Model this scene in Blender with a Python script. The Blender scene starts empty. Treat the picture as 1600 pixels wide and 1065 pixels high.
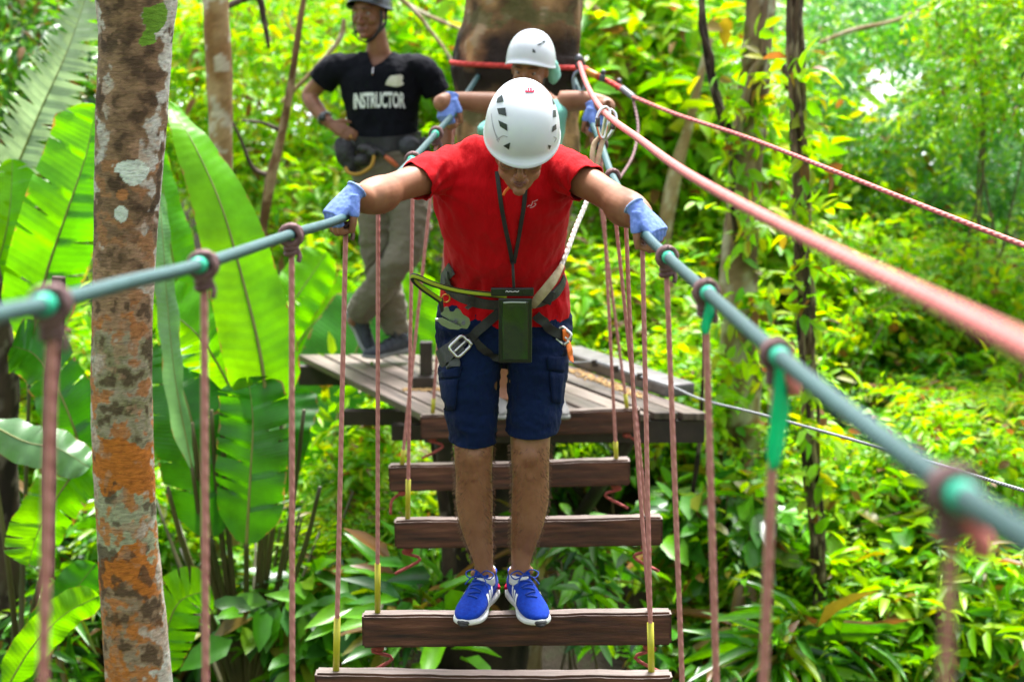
import bpy, bmesh, math, random
import numpy as np
from mathutils import Vector, Matrix, noise
from mathutils.bvhtree import BVHTree

# ---------------------------------------------------------------- camera, sky, sun, exposure
scene = bpy.context.scene
C = scene.collection
F = 2800.0                      # focal length in photo pixels (photo 1600 x 1065)
HZ = 60.0                       # photo row of the horizon
PITCH = math.atan((532.5 - HZ) / F)
CZ = 4.6                        # eye height over the gully floor
cam_d = bpy.data.cameras.new('camera')
cam = bpy.data.objects.new('camera', cam_d); C.objects.link(cam)
cam.location = (0, 0, CZ)
cam.rotation_euler = (math.pi/2 - PITCH, 0, 0)
cam_d.sensor_width = 36.0
cam_d.lens = F / 1600.0 * 36.0
cam_d.clip_start = 0.05; cam_d.clip_end = 3000
cam_d.dof.use_dof = True
cam_d.dof.focus_distance = 5.45
cam_d.dof.aperture_fstop = 2.6
scene.camera = cam

SUN_EL, SUN_AZ = 66.0, 15.0    # degrees; azimuth the light comes from (0 = +Y, clockwise)
world = bpy.data.worlds.new('World'); scene.world = world; world.use_nodes = True
wn = world.node_tree.nodes; wl = world.node_tree.links
bg = wn['Background']
sky = wn.new('ShaderNodeTexSky'); sky.sky_type = 'NISHITA'; sky.sun_disc = False
sky.sun_elevation = math.radians(SUN_EL); sky.sun_rotation = math.radians(SUN_AZ)
sky.air_density = 1.0; sky.dust_density = 4.0; sky.ozone_density = 1.0
hs = wn.new('ShaderNodeHueSaturation'); hs.inputs['Saturation'].default_value = 0.35   # overcast: whiter than a clear sky
wl.new(sky.outputs[0], hs.inputs['Color']); wl.new(hs.outputs[0], bg.inputs[0])
bg.inputs[1].default_value = 0.125
sun_d = bpy.data.lights.new('sun', 'SUN'); sun_d.energy = 3.3; sun_d.angle = math.radians(16)
sun_d.color = (1.0, 0.985, 0.97)
sun = bpy.data.objects.new('sun', sun_d); C.objects.link(sun)
_az = math.radians(SUN_AZ); _el = math.radians(SUN_EL)
sdir = Vector((math.sin(_az)*math.cos(_el), math.cos(_az)*math.cos(_el), math.sin(_el)))
sun.rotation_euler = (-sdir).to_track_quat('-Z', 'Y').to_euler()
vs = scene.view_settings
scene.display_settings.display_device = 'sRGB'
vs.view_transform = 'Standard'; vs.look = 'None'; vs.exposure = 1.9; vs.gamma = 1.0
vs.use_curve_mapping = False
scene.cycles.max_bounces = 8
scene.cycles.diffuse_bounces = 3
scene.cycles.transmission_bounces = 4
scene.cycles.transparent_max_bounces = 4
scene.cycles.use_denoising = True
random.seed(7); rng = np.random.default_rng(11)

# ---------------------------------------------------------------- helpers
_cp, _sp = math.cos(PITCH), math.sin(PITCH)
def at(px, py, Y):
    """world point on the vertical plane y=Y seen at photo pixel (px,py)"""
    a = (px - 800.0) / F; b = (532.5 - py) / F
    dx, dy, dz = a, _cp + b*_sp, -_sp + b*_cp
    t = Y / dy
    return Vector((dx*t, Y, CZ + dz*t))
def ray(px, py):
    return (at(px, py, 5.0) - Vector((0, 0, CZ))).normalized()
CAM = Vector((0, 0, CZ))
def mpx(n, Y):                  # n photo pixels at depth Y, in metres
    return n * Y / F

def catmull(P, n):
    """resample rows of P (k,d) with a Catmull-Rom spline to n rows"""
    P = np.asarray(P, float); k = len(P)
    if k == 2:
        t = np.linspace(0, 1, n)[:, None]; return P[0]*(1-t) + P[1]*t
    Q = np.vstack([2*P[0]-P[1], P, 2*P[-1]-P[-2]])
    u = np.linspace(0, k-1-1e-9, n); i = u.astype(int); t = (u-i)[:, None]
    p0, p1, p2, p3 = Q[i], Q[i+1], Q[i+2], Q[i+3]
    return 0.5*((2*p1)+(-p0+p2)*t+(2*p0-5*p1+4*p2-p3)*t*t+(-p0+3*p1-3*p2+p3)*t**3)

class MB:
    def __init__(s): s.v = []; s.f = []; s.uv = []; s.n = 0; s.mi = []; s.cur = 0
    def add(s, v, f, uv=None):
        v = np.asarray(v, float)
        s.v.append(v); s.f += [tuple(int(i)+s.n for i in q) for q in f]
        s.mi += [s.cur]*len(f)
        s.uv.append(np.asarray(uv, float) if uv is not None else v[:, :2].copy())
        s.n += len(v); return s
    def box(s, c, size, M=None, bev=0.0):
        bm = bmesh.new(); bmesh.ops.create_cube(bm, size=1.0)
        for q in bm.verts: q.co = Vector((q.co.x*size[0], q.co.y*size[1], q.co.z*size[2]))
        if bev: bmesh.ops.bevel(bm, geom=list(bm.edges), offset=bev, segments=2, affect='EDGES', profile=.6)
        s.bm(bm, (M or Matrix.Identity(4)), Vector(c)); return s
    def bm(s, bm, M=None, off=None):
        bm.verts.index_update()
        vv = [((M @ q.co) if M else q.co) + (off or Vector()) for q in bm.verts]
        s.add([tuple(p) for p in vv], [[q.index for q in f.verts] for f in bm.faces]); bm.free(); return s
    def sphere(s, c, r, M=None, seg=16, rings=10):
        bm = bmesh.new(); bmesh.ops.create_uvsphere(bm, u_segments=seg, v_segments=rings, radius=1)
        if not hasattr(r, '__len__'): r = (r, r, r)
        D = Matrix.Diagonal((r[0], r[1], r[2], 1))
        s.bm(bm, (M or Matrix.Identity(4)) @ D, Vector(c)); return s
    def tube(s, pts, rad, seg=10, n=None, side=None, ratio=1.0, caps=True, smooth=True, expo=2.0, closed=False):
        """pts list of Vector; rad scalar | list of r | list of (r_side, r_other)"""
        k = len(pts)
        if not hasattr(rad, '__len__'): rad = [rad]*k
        R = np.array([(r if hasattr(r, '__len__') else (r, r*ratio)) for r in rad], float)
        P = np.array([tuple(p) for p in pts], float)
        if closed:
            P = np.vstack([P, P[:1]]); R = np.vstack([R, R[:1]]); k += 1
        if n is None: n = k if not smooth else max(k, (k-1)*4+1)
        if smooth:
            A = catmull(np.hstack([P, R]), n); P, R = A[:, :3], A[:, 3:]; R = np.maximum(R, 1e-5)
        n = len(P)
        T = np.gradient(P, axis=0); T /= np.linalg.norm(T, axis=1)[:, None]+1e-12
        sv = Vector(side) if side is not None else None
        if sv is None:
            t0 = Vector(T[0]); sv = t0.orthogonal().normalized(); par = True
        else: par = False
        V = []; UV = []; L = 0.0
        for i in range(n):
            t = Vector(T[i])
            a = (sv - t*sv.dot(t)).normalized()
            if par: sv = a
            b = t.cross(a)
            if i: L += float(np.linalg.norm(P[i]-P[i-1]))
            for j in range(seg):
                th = 2*math.pi*j/seg; c_, s_ = math.cos(th), math.sin(th)
                if expo != 2.0:
                    c_ = math.copysign(abs(c_)**(2/expo), c_); s_ = math.copysign(abs(s_)**(2/expo), s_)
                V.append(tuple(Vector(P[i]) + a*(R[i, 0]*c_) + b*(R[i, 1]*s_))); UV.append((j/seg, L))
        Fc = []
        for i in range(n-1):
            for j in range(seg):
                Fc.append((i*seg+j, i*seg+(j+1) % seg, (i+1)*seg+(j+1) % seg, (i+1)*seg+j))
        if caps and not closed:
            Fc.append(tuple(range(seg-1, -1, -1))); Fc.append(tuple((n-1)*seg+j for j in range(seg)))
        s.add(V, Fc, UV); return s
    def mesh(s, name='m', smooth=True):
        me = bpy.data.meshes.new(name)
        V = np.vstack(s.v); me.from_pydata(V.tolist(), [], s.f)
        uv = np.vstack(s.uv); l = me.uv_layers.new(name='UVMap')
        idx = np.empty(len(me.loops), int); me.loops.foreach_get('vertex_index', idx)
        l.data.foreach_set('uv', uv[idx].ravel())
        if smooth: me.polygons.foreach_set('use_smooth', [True]*len(me.polygons))
        me.polygons.foreach_set('material_index', s.mi)
        me.update(); return me

def tag(o, label=None, cat=None, group=None, kind=None):
    if label: o['label'] = label
    if cat: o['category'] = cat
    if group: o['group'] = group
    if kind: o['kind'] = kind
    return o
def obj(name, me, mats, parent=None, smooth=True):
    if isinstance(me, MB): me = me.mesh(name, smooth)
    me.name = name
    o = bpy.data.objects.new(name, me); C.objects.link(o)
    if not isinstance(mats, (list, tuple)): mats = [mats]
    me.materials.clear()
    for m in mats: me.materials.append(m)
    if parent: o.parent = parent; o.matrix_parent_inverse = parent.matrix_world.inverted()
    return o
def thing(name, label, cat, loc=(0, 0, 0), group=None):
    o = bpy.data.objects.new(name, None); C.objects.link(o); o.location = loc
    o.empty_display_size = .1
    o.matrix_world = Matrix.Translation(Vector(loc))
    return tag(o, label, cat, group)
def sharp(o, ang=35):
    me = o.data; me.set_sharp_from_angle(angle=math.radians(ang)); return o

def remesh(me, voxel, it=3, fac=.5):
    o = bpy.data.objects.new('tmp', me); C.objects.link(o)
    m = o.modifiers.new('r', 'REMESH'); m.mode = 'VOXEL'; m.voxel_size = voxel; m.use_smooth_shade = True
    if it:
        q = o.modifiers.new('s', 'SMOOTH'); q.factor = fac; q.iterations = it
    dg = bpy.context.evaluated_depsgraph_get(); dg.update()
    out = bpy.data.meshes.new_from_object(o.evaluated_get(dg))
    C.objects.unlink(o); bpy.data.objects.remove(o)
    out.polygons.foreach_set('use_smooth', [True]*len(out.polygons))
    return out
def getco(me):
    a = np.empty(len(me.vertices)*3); me.vertices.foreach_get('co', a); return a.reshape(-1, 3)
def setco(me, a):
    me.vertices.foreach_set('co', np.asarray(a, float).ravel()); me.update()
def getno(me):
    a = np.empty(len(me.vertices)*3); me.vertices.foreach_get('normal', a); return a.reshape(-1, 3)
def bvh_of(*objs):
    V = []; Fc = []; n = 0
    for o in objs:
        me = o.data; c = getco(me); V += c.tolist(); Fc += [[i+n for i in p.vertices] for p in me.polygons]; n += len(c)
    return BVHTree.FromPolygons(V, Fc)
def cut_open(me, cuts, thick=0.003):
    """cuts: (point, normal, radius): open the surface where it passes the plane on the normal's side"""
    bm = bmesh.new(); bm.from_mesh(me)
    for (p, nrm, rad) in cuts:
        p = Vector(p); nrm = Vector(nrm).normalized()
        fs = [f for f in bm.faces if (f.calc_center_median()-p).length < rad]
        gs = set(fs)
        for f in fs: gs.update(f.edges); gs.update(f.verts)
        bmesh.ops.bisect_plane(bm, geom=list(gs), plane_co=p, plane_no=nrm, clear_outer=False)
        dead = [f for f in bm.faces if (f.calc_center_median()-p).length < rad*1.15 and (f.calc_center_median()-p).dot(nrm) > 1e-5]
        bmesh.ops.delete(bm, geom=dead, context='FACES')
    # drop the scraps cut loose beyond the openings
    seen = {}; isl = []
    for f in bm.faces:
        if f in seen: continue
        st = [f]; seen[f] = 1; cur = []
        while st:
            g = st.pop(); cur.append(g)
            for e in g.edges:
                for h in e.link_faces:
                    if h not in seen: seen[h] = 1; st.append(h)
        isl.append(cur)
    big = max(isl, key=len)
    for cur in isl:
        if cur is not big: bmesh.ops.delete(bm, geom=cur, context='FACES')
    bm.normal_update()
    # real cloth thickness
    if thick:
        bmesh.ops.solidify(bm, geom=list(bm.faces), thickness=thick)
    out = bpy.data.meshes.new('c'); bm.to_mesh(out); bm.free()
    out.polygons.foreach_set('use_smooth', [True]*len(out.polygons)); return out

# ---------------------------------------------------------------- materials
def nmat(name):
    m = bpy.data.materials.new(name); m.use_nodes = True
    nt = m.node_tree; return m, nt, nt.nodes, nt.links, nt.nodes['Principled BSDF']
def ramp(nodes, stops, interp='LINEAR'):
    r = nodes.new('ShaderNodeValToRGB'); cr = r.color_ramp; cr.interpolation = interp
    while len(cr.elements) < len(stops): cr.elements.new(.5)
    for e, (p, c) in zip(cr.elements, stops): e.position = p; e.color = (*c, 1)
    return r
def noise_node(nodes, links, coord, scale, detail=4, rough=.6, vec=None, mapscale=None):
    n = nodes.new('ShaderNodeTexNoise'); n.inputs['Scale'].default_value = scale
    n.inputs['Detail'].default_value = detail; n.inputs['Roughness'].default_value = rough
    tc = nodes.new('ShaderNodeTexCoord'); src = tc.outputs[coord]
    if mapscale:
        mp = nodes.new('ShaderNodeMapping'); mp.inputs['Scale'].default_value = mapscale
        links.new(src, mp.inputs[0]); src = mp.outputs[0]
    links.new(src, n.inputs['Vector']); return n
def M_basic(name, stops, scale=8, rough=.6, bump=.2, bscale=60, metal=0, spec=.5, coord='Object', mapscale=None,
            bmap=None, bdist=.002, sheen=0, coat=0, sss=0):
    m, nt, N, L, b = nmat(name)
    if len(stops) == 1: b.inputs['Base Color'].default_value = (*stops[0][1], 1)
    else:
        n = noise_node(N, L, coord, scale, mapscale=mapscale); r = ramp(N, stops)
        L.new(n.outputs['Fac'], r.inputs[0]); L.new(r.outputs[0], b.inputs['Base Color'])
    b.inputs['Roughness'].default_value = rough; b.inputs['Metallic'].default_value = metal
    b.inputs['Specular IOR Level'].default_value = spec
    if coat: b.inputs['Coat Weight'].default_value = coat
    if sheen: b.inputs['Sheen Weight'].default_value = sheen
    if sss:
        b.inputs['Subsurface Weight'].default_value = sss
        b.inputs['Subsurface Radius'].default_value = (.01, .004, .002)
    if bump:
        n2 = noise_node(N, L, coord, bscale, mapscale=bmap); bp = N.new('ShaderNodeBump')
        bp.inputs['Strength'].default_value = bump; bp.inputs['Distance'].default_value = bdist
        L.new(n2.outputs['Fac'], bp.inputs['Height']); L.new(bp.outputs[0], b.inputs['Normal'])
    return m
def M_rope(name, c1, c2, pitch=40, rough=.75, bump=.8, dist=.003):
    """twisted rope: diagonal waves along the tube's own length (uv)"""
    m, nt, N, L, b = nmat(name)
    uv = N.new('ShaderNodeTexCoord'); mp = N.new('ShaderNodeMapping')
    mp.inputs['Scale'].default_value = (3.0, pitch, 1)
    L.new(uv.outputs['UV'], mp.inputs[0])
    w = N.new('ShaderNodeTexWave'); w.wave_type = 'BANDS'; w.bands_direction = 'DIAGONAL'
    w.inputs['Scale'].default_value = .33; w.inputs['Distortion'].default_value = .6
    L.new(mp.outputs[0], w.inputs[0])
    n = noise_node(N, L, 'Object', 25, 5)
    mx = N.new('ShaderNodeMath'); mx.operation = 'MULTIPLY_ADD'; mx.inputs[1].default_value = .35; 
    L.new(w.outputs['Fac'], mx.inputs[0]); L.new(n.outputs['Fac'], mx.inputs[2])
    r = ramp(N, [(.25, c1), (.85, c2)]); L.new(mx.outputs[0], r.inputs[0]); L.new(r.outputs[0], b.inputs['Base Color'])
    bp = N.new('ShaderNodeBump'); bp.inputs['Strength'].default_value = bump; bp.inputs['Distance'].default_value = dist
    L.new(w.outputs['Fac'], bp.inputs['Height']); L.new(bp.outputs[0], b.inputs['Normal'])
    b.inputs['Roughness'].default_value = rough; return m
def M_leaf(name, cols, trans=.45, rough=.42, spec=.45, vein=None, tcol=1.35):
    m, nt, N, L, b = nmat(name)
    g = N.new('ShaderNodeNewGeometry')
    st = [((i+.5)/len(cols), c) for i, c in enumerate(cols)]
    r = ramp(N, st); L.new(g.outputs['Random Per Island'], r.inputs[0])
    col = r.outputs[0]
    n = noise_node(N, L, 'Object', 6, 3)
    hsv = N.new('ShaderNodeHueSaturation')
    mr = N.new('ShaderNodeMapRange'); mr.inputs[1].default_value = .3; mr.inputs[2].default_value = .7
    mr.inputs[3].default_value = .7; mr.inputs[4].default_value = 1.25
    L.new(n.outputs['Fac'], mr.inputs[0]); L.new(mr.outputs[0], hsv.inputs['Value']); L.new(col, hsv.inputs['Color'])
    col = hsv.outputs[0]
    if vein:      # fine cross veins, dry brown spots and scorched margins of the blade
        uv0 = N.new('ShaderNodeTexCoord'); wv = N.new('ShaderNodeTexWave'); wv.bands_direction = 'Y'
        wv.inputs['Scale'].default_value = vein*5; wv.inputs['Distortion'].default_value = 1.5
        L.new(uv0.outputs['UV'], wv.inputs[0]); hv = N.new('ShaderNodeHueSaturation')
        m1 = N.new('ShaderNodeMapRange'); m1.inputs[3].default_value = .82; m1.inputs[4].default_value = 1.08
        L.new(wv.outputs['Fac'], m1.inputs[0]); L.new(m1.outputs[0], hv.inputs['Value']); L.new(col, hv.inputs['Color'])
        sx = N.new('ShaderNodeSeparateXYZ'); L.new(uv0.outputs['UV'], sx.inputs[0])
        e1 = N.new('ShaderNodeMath'); e1.operation = 'SUBTRACT'; e1.inputs[1].default_value = .5; L.new(sx.outputs[0], e1.inputs[0])
        e2 = N.new('ShaderNodeMath'); e2.operation = 'ABSOLUTE'; L.new(e1.outputs[0], e2.inputs[0])
        e3 = N.new('ShaderNodeMapRange'); e3.inputs[1].default_value = .44; e3.inputs[2].default_value = .5; e3.inputs[3].default_value = 0; e3.inputs[4].default_value = .22
        L.new(e2.outputs[0], e3.inputs[0])
        nb_ = noise_node(N, L, 'Object', 11, 5, .7); ea = N.new('ShaderNodeMath'); ea.operation = 'ADD'
        L.new(nb_.outputs['Fac'], ea.inputs[0]); L.new(e3.outputs[0], ea.inputs[1])
        e5 = N.new('ShaderNodeMapRange'); e5.inputs[1].default_value = .68; e5.inputs[2].default_value = .76; L.new(ea.outputs[0], e5.inputs[0])
        mxc = N.new('ShaderNodeMix'); mxc.data_type = 'RGBA'; L.new(e5.outputs[0], mxc.inputs[0]); L.new(hv.outputs[0], mxc.inputs[6])
        mxc.inputs[7].default_value = (.30, .19, .05, 1); col = mxc.outputs[2]
    L.new(col, b.inputs['Base Color']); b.inputs['Roughness'].default_value = rough
    b.inputs['Specular IOR Level'].default_value = spec
    tr = N.new('ShaderNodeBsdfTranslucent')
    h2 = N.new('ShaderNodeHueSaturation'); h2.inputs['Value'].default_value = tcol; h2.inputs['Hue'].default_value = .485
    h2.inputs['Saturation'].default_value = 1.1
    L.new(col, h2.inputs['Color']); L.new(h2.outputs[0], tr.inputs[0])
    mx = N.new('ShaderNodeMixShader'); mx.inputs[0].default_value = trans
    L.new(b.outputs[0], mx.inputs[1]); L.new(tr.outputs[0], mx.inputs[2])
    L.new(mx.outputs[0], N['Material Output'].inputs[0])
    if vein:
        uv = N.new('ShaderNodeTexCoord'); w = N.new('ShaderNodeTexWave'); w.bands_direction = 'Y'
        w.inputs['Scale'].default_value = vein; w.inputs['Distortion'].default_value = .8; w.inputs['Detail'].default_value = 2
        L.new(uv.outputs['UV'], w.inputs[0]); bp = N.new('ShaderNodeBump'); bp.inputs['Strength'].default_value = .18
        bp.inputs['Distance'].default_value = .004
        L.new(w.outputs['Fac'], bp.inputs['Height']); L.new(bp.outputs[0], b.inputs['Normal']); L.new(bp.outputs[0], tr.inputs['Normal'])
    return m
def M_vcol(name, rough=.8, bump=.5, bscale=60, bmap=None, bdist=.004, spec=.3):
    m, nt, N, L, b = nmat(name)
    a = N.new('ShaderNodeVertexColor'); a.layer_name = 'Col'
    L.new(a.outputs[0], b.inputs['Base Color']); b.inputs['Roughness'].default_value = rough
    b.inputs['Specular IOR Level'].default_value = spec
    n2 = noise_node(N, L, 'Object', bscale, 6, .65, mapscale=bmap); bp = N.new('ShaderNodeBump')
    bp.inputs['Strength'].default_value = bump; bp.inputs['Distance'].default_value = bdist
    L.new(n2.outputs['Fac'], bp.inputs['Height']); L.new(bp.outputs[0], b.inputs['Normal'])
    return m
def set_vcol(me, cols):
    a = me.color_attributes.new('Col', 'FLOAT_COLOR', 'POINT')
    c = np.ones((len(me.vertices), 4)); c[:, :3] = cols; a.data.foreach_set('color', c.ravel())

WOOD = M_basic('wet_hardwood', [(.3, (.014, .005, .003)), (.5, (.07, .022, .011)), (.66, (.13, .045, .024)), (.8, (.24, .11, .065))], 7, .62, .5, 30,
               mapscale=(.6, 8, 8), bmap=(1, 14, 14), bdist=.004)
DECK = M_basic('grey_deck_boards', [(.28, (.07, .055, .05)), (.5, (.2, .17, .16)), (.7, (.36, .31, .29))], 5, .5, .6, 26,
               mapscale=(6, 1.0, 6), bmap=(12, 1, 12), bdist=.004)
DARKWOOD = M_basic('dark_timber', [(.3, (.012, .008, .006)), (.7, (.05, .033, .025))], 6, .6, .4, 25)
TOPWOOD = M_basic('pale_timber_top', [(.3, (.09, .065, .055)), (.7, (.25, .19, .165))], 9, .4, .5, 30, mapscale=(.6, 8, 8), bmap=(1, 14, 14))  # paler timber for the upward plank faces
PINK = M_rope('dusty_pink_rope', (.40, .13, .12), (.54, .23, .21), 60, bump=.5)
PINKL = M_rope('pink_safety_rope', (.36, .06, .055), (.58, .17, .155), 45)
KNOT = M_rope('knot_rope', (.07, .03, .032), (.17, .085, .085), 60)
TEAL = M_rope('teal_handrail_rope', (.012, .050, .054), (.032, .095, .10), 90, rough=.5, bump=.5, dist=.002)
GTAPE = M_basic('green_tape', [(.3, (.0, .30, .17)), (.7, (.0, .42, .25))], 20, .4, .3, 40)
YELLOW = M_basic('yellow_hose', [(.3, (.34, .31, .01)), (.7, (.5, .46, .03))], 8, .35, .15, 40)
REDROPE = M_rope('red_rope', (.33, .01, .01), (.6, .04, .03), 40)
STEEL = M_basic('steel', [(.3, (.5, .5, .5)), (.7, (.75, .75, .76))], 12, .28, .1, 80, metal=1)
CABLE = M_rope('steel_cable', (.12, .125, .14), (.3, .31, .33), 120, rough=.4)
BLACKM = M_basic('black_webbing', [(.3, (.008, .008, .01)), (.7, (.022, .022, .026))], 30, .6, .3, 200)
GREYW = M_basic('grey_webbing', [(.3, (.03, .035, .036)), (.7, (.06, .066, .068))], 40, .55, .5, 300, bmap=(1, 1, 6))
# ---------------------------------------------------------------- terrain
def sstep(a, b, x):
    t = np.clip((np.asarray(x, float)-a)/(b-a), 0, 1); return t*t*(3-2*t)
def ground_z(x, y):
    y = np.asarray(y, float); x = np.asarray(x, float)
    z = .15 + np.clip(y-7.0, 0, 9)*.34 - np.clip(y-17.5, 0, 30)*.40
    z = z + .18*np.sin(x*.9+y*.5) + .12*np.sin(x*2.1-y*1.3+1) + .3*np.sin(x*.23+2)
    return z
def grid_terrain():
    xs = np.concatenate([np.linspace(-1200, -14, 40), np.linspace(-13, 13, 120), np.linspace(14, 1200, 40)])
    ys = np.concatenate([np.linspace(-30, -1, 20), np.linspace(0, 26, 130), np.linspace(27, 60, 30), np.linspace(80, 2300, 20)])
    X, Y = np.meshgrid(xs, ys); Z = ground_z(X, Y)
    Z += rng.normal(0, .012, Z.shape)
    V = np.stack([X, Y, Z], -1).reshape(-1, 3); nx = len(xs)
    Fc = [(j*nx+i, j*nx+i+1, (j+1)*nx+i+1, (j+1)*nx+i) for j in range(len(ys)-1) for i in range(nx-1)]
    m = MB().add(V, Fc); return m
SOIL = M_basic('forest_soil', [(.3, (.012, .009, .005)), (.55, (.04, .028, .014)), (.7, (.03, .05, .012))], 3, .9, 1, 30, bdist=.02)
o = obj('ground', grid_terrain(), SOIL); tag(o, 'leaf littered forest floor rising behind the platform', 'ground', kind='structure')
SKYGAP = M_basic('sky_gap_sheet', [(.5, (.65, .7, .72))], 1, .35, .15, 2)  # added pale sheet, stands in for white sky between the leaves
o = obj('sky_gap_sheet', MB().add([(-900, 45, -7), (900, 45, -7), (900, 2200, -7), (-900, 2200, -7)], [(0, 1, 2, 3)]), SKYGAP); tag(o, 'pale sheet added beyond the ridge, standing in for sky gaps between the trees', 'sky_gap_sheet', kind='structure')

# ---------------------------------------------------------------- platform
ZP = at(700, 645, 7.95).z
def on_z(px, py, z):
    d = ray(px, py); return CAM + d*((z-CZ)/d.z)
FL = on_z(655, 645, ZP); FR = on_z(1112, 650, ZP); BL = on_z(465, 553, ZP)
sk = BL-FL; FR.y = FL.y; BR = FR+sk
TREE = Vector(((810-800)/F*8.85, 8.85, 0))
def M_deck(ang):
    m, nt, N, L, b = nmat('grey_deck')
    tc = N.new('ShaderNodeTexCoord'); mp = N.new('ShaderNodeMapping'); mp.inputs['Rotation'].default_value = (0, 0, -ang)
    L.new(tc.outputs['Object'], mp.inputs[0]); m2 = N.new('ShaderNodeMapping'); m2.inputs['Scale'].default_value = (.7, 16, 4)
    L.new(mp.outputs[0], m2.inputs[0])
    n = N.new('ShaderNodeTexNoise'); n.inputs['Scale'].default_value = 2.5; n.inputs['Detail'].default_value = 5; L.new(m2.outputs[0], n.inputs[0])
    g = N.new('ShaderNodeNewGeometry'); ad = N.new('ShaderNodeMath'); ad.operation = 'MULTIPLY_ADD'; ad.inputs[1].default_value = .3
    L.new(g.outputs['Random Per Island'], ad.inputs[0]); L.new(n.outputs['Fac'], ad.inputs[2])
    r = ramp(N, [(.42, (.028, .02, .017)), (.6, (.08, .058, .047)), (.8, (.17, .13, .105))]); L.new(ad.outputs[0], r.inputs[0]); L.new(r.outputs[0], b.inputs['Base Color'])
    n3 = noise_node(N, L, 'Object', 3, 3); mr = N.new('ShaderNodeMapRange'); mr.inputs[3].default_value = .25; mr.inputs[4].default_value = .7
    L.new(n3.outputs['Fac'], mr.inputs[0]); L.new(mr.outputs[0], b.inputs['Roughness'])
    bp = N.new('ShaderNodeBump'); bp.inputs['Strength'].default_value = .5; bp.inputs['Distance'].default_value = .004
    L.new(n.outputs['Fac'], bp.inputs['Height']); L.new(bp.outputs[0], b.inputs['Normal']); return m
plat = thing('viewing_platform', 'grey plank deck built round the big scarred tree trunk', 'platform', (0.2, 8.6, ZP))
mb = MB(); nb = 10; wtot = FR.x-FL.x; bw = wtot/nb
for i in range(nb):
    x0 = FL.x+i*bw+.009; x1 = FL.x+(i+1)*bw-.009
    dz = random.uniform(-.003, .003); fy = random.uniform(-.012, .012)
    for part in (0,):
        c = [(x0, FL.y+fy), (x1, FL.y+fy), (x1+sk.x, FL.y+sk.y+fy), (x0+sk.x, FL.y+sk.y+fy)]
        bm = bmesh.new(); lo = [bm.verts.new((a, b, ZP+dz-.034)) for a, b in c]; hi = [bm.verts.new((a, b, ZP+dz)) for a, b in c]
        bm.faces.new(hi); bm.faces.new(lo[::-1])
        for k in range(4): bm.faces.new((lo[k], lo[(k+1) % 4], hi[(k+1) % 4], hi[k]))
        bmesh.ops.bevel(bm, geom=list(bm.edges), offset=.003, segments=1, affect='EDGES')
        mb.bm(bm)
obj('deck', mb, M_deck(math.atan2(sk.y, sk.x)), plat, smooth=False)
mb = MB(); mb.box((FL.x+wtot/2, FL.y+.05, ZP-.036-.055), (wtot-.04, .06, .105), bev=.004)
obj('front_beam', mb, DARKWOOD, plat, False)
mb = MB(); mb.box((BL.x+wtot/2+.02, BL.y-.12, ZP-.036-.055), (wtot+.0, .06, .105), bev=.004)
obj('rear_beam', mb, DARKWOOD, plat, False)
for f_, dx in ((.5, -.05), (.28, .05)):
    mb = MB(); mb.box((FL.x+sk.x*f_+wtot/2+dx, FL.y+sk.y*f_, ZP-.036-.145), (wtot, .07, .075), bev=.004)
    obj('joist', mb, DARKWOOD, plat, False)
mb = MB(); mb.tube([Vector((FR.x-.35, FR.y+.15, ZP-.15)), Vector((TREE.x+.25, 8.75, ZP-.8))], .05, 8, smooth=False, ratio=.7); obj('brace', mb, DARKWOOD, plat)
mb = MB(); mb.tube([Vector((FL.x+.1, FL.y+.15, ZP-.15)), Vector((TREE.x-.3, 8.75, ZP-.85))], .05, 8, smooth=False, ratio=.7); obj('brace', mb, DARKWOOD, plat)
# curb beam on the right edge
a = on_z(1040, 617, ZP); b = on_z(880, 562, ZP)
dv = (b-a).normalized(); ang = math.atan2(dv.y, dv.x)
mb = MB(); mb.box((a+b)/2+Vector((.045, 0, .032)), ((b-a).length+.1, .16, .062), Matrix.Rotation(ang, 4, 'Z'), bev=.012)
obj('curb_beam', mb, M_basic('curb_timber', [(.3, (.05, .045, .045)), (.7, (.16, .15, .15))], 8, .5, .4, 20), plat)
# little heaps of sawdust
SAW = M_basic('sawdust', [(.3, (.2, .1, .03)), (.7, (.45, .3, .12))], 60, .9, .8, 150)
def sawdust(p0, p1, n, spread, label):
    mb = MB()
    for i in range(n):
        t = random.random(); p = p0.lerp(p1, t)+Vector((random.gauss(0, spread), random.gauss(0, spread), 0))
        p.z = ZP+.004
        s_ = random.uniform(.004, .011)
        mb.sphere(p, (s_, s_*random.uniform(.5, 1), s_*.45), Matrix.Rotation(random.random()*3, 4, 'Z'), 6, 4)
    tag(obj('sawdust', mb, SAW), label, 'sawdust', kind='stuff')
sawdust(on_z(893, 578, ZP), on_z(1005, 622, ZP), 420, .022, 'pale sawdust lying along the curb beam of the deck')
# dark stub post on the deck, left
pp = on_z(666, 604, ZP)
post = thing('stub_post', 'short dark stub post on the left of the deck', 'post', pp)
mb = MB(); mb.box(pp+Vector((0, .02, .11)), (.06, .06, .22), bev=.006); obj('post', mb, DARKWOOD, post, False)
mb = MB(); mb.box(pp+Vector((-.01, .0, .03)), (.11, .12, .056), bev=.006); obj('block', mb, DARKWOOD, post, False)
sawdust(pp+Vector((-.1, -.08, 0)), pp+Vector((.14, -.1, 0)), 160, .02, 'pale sawdust round the foot of the stub post')

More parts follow.
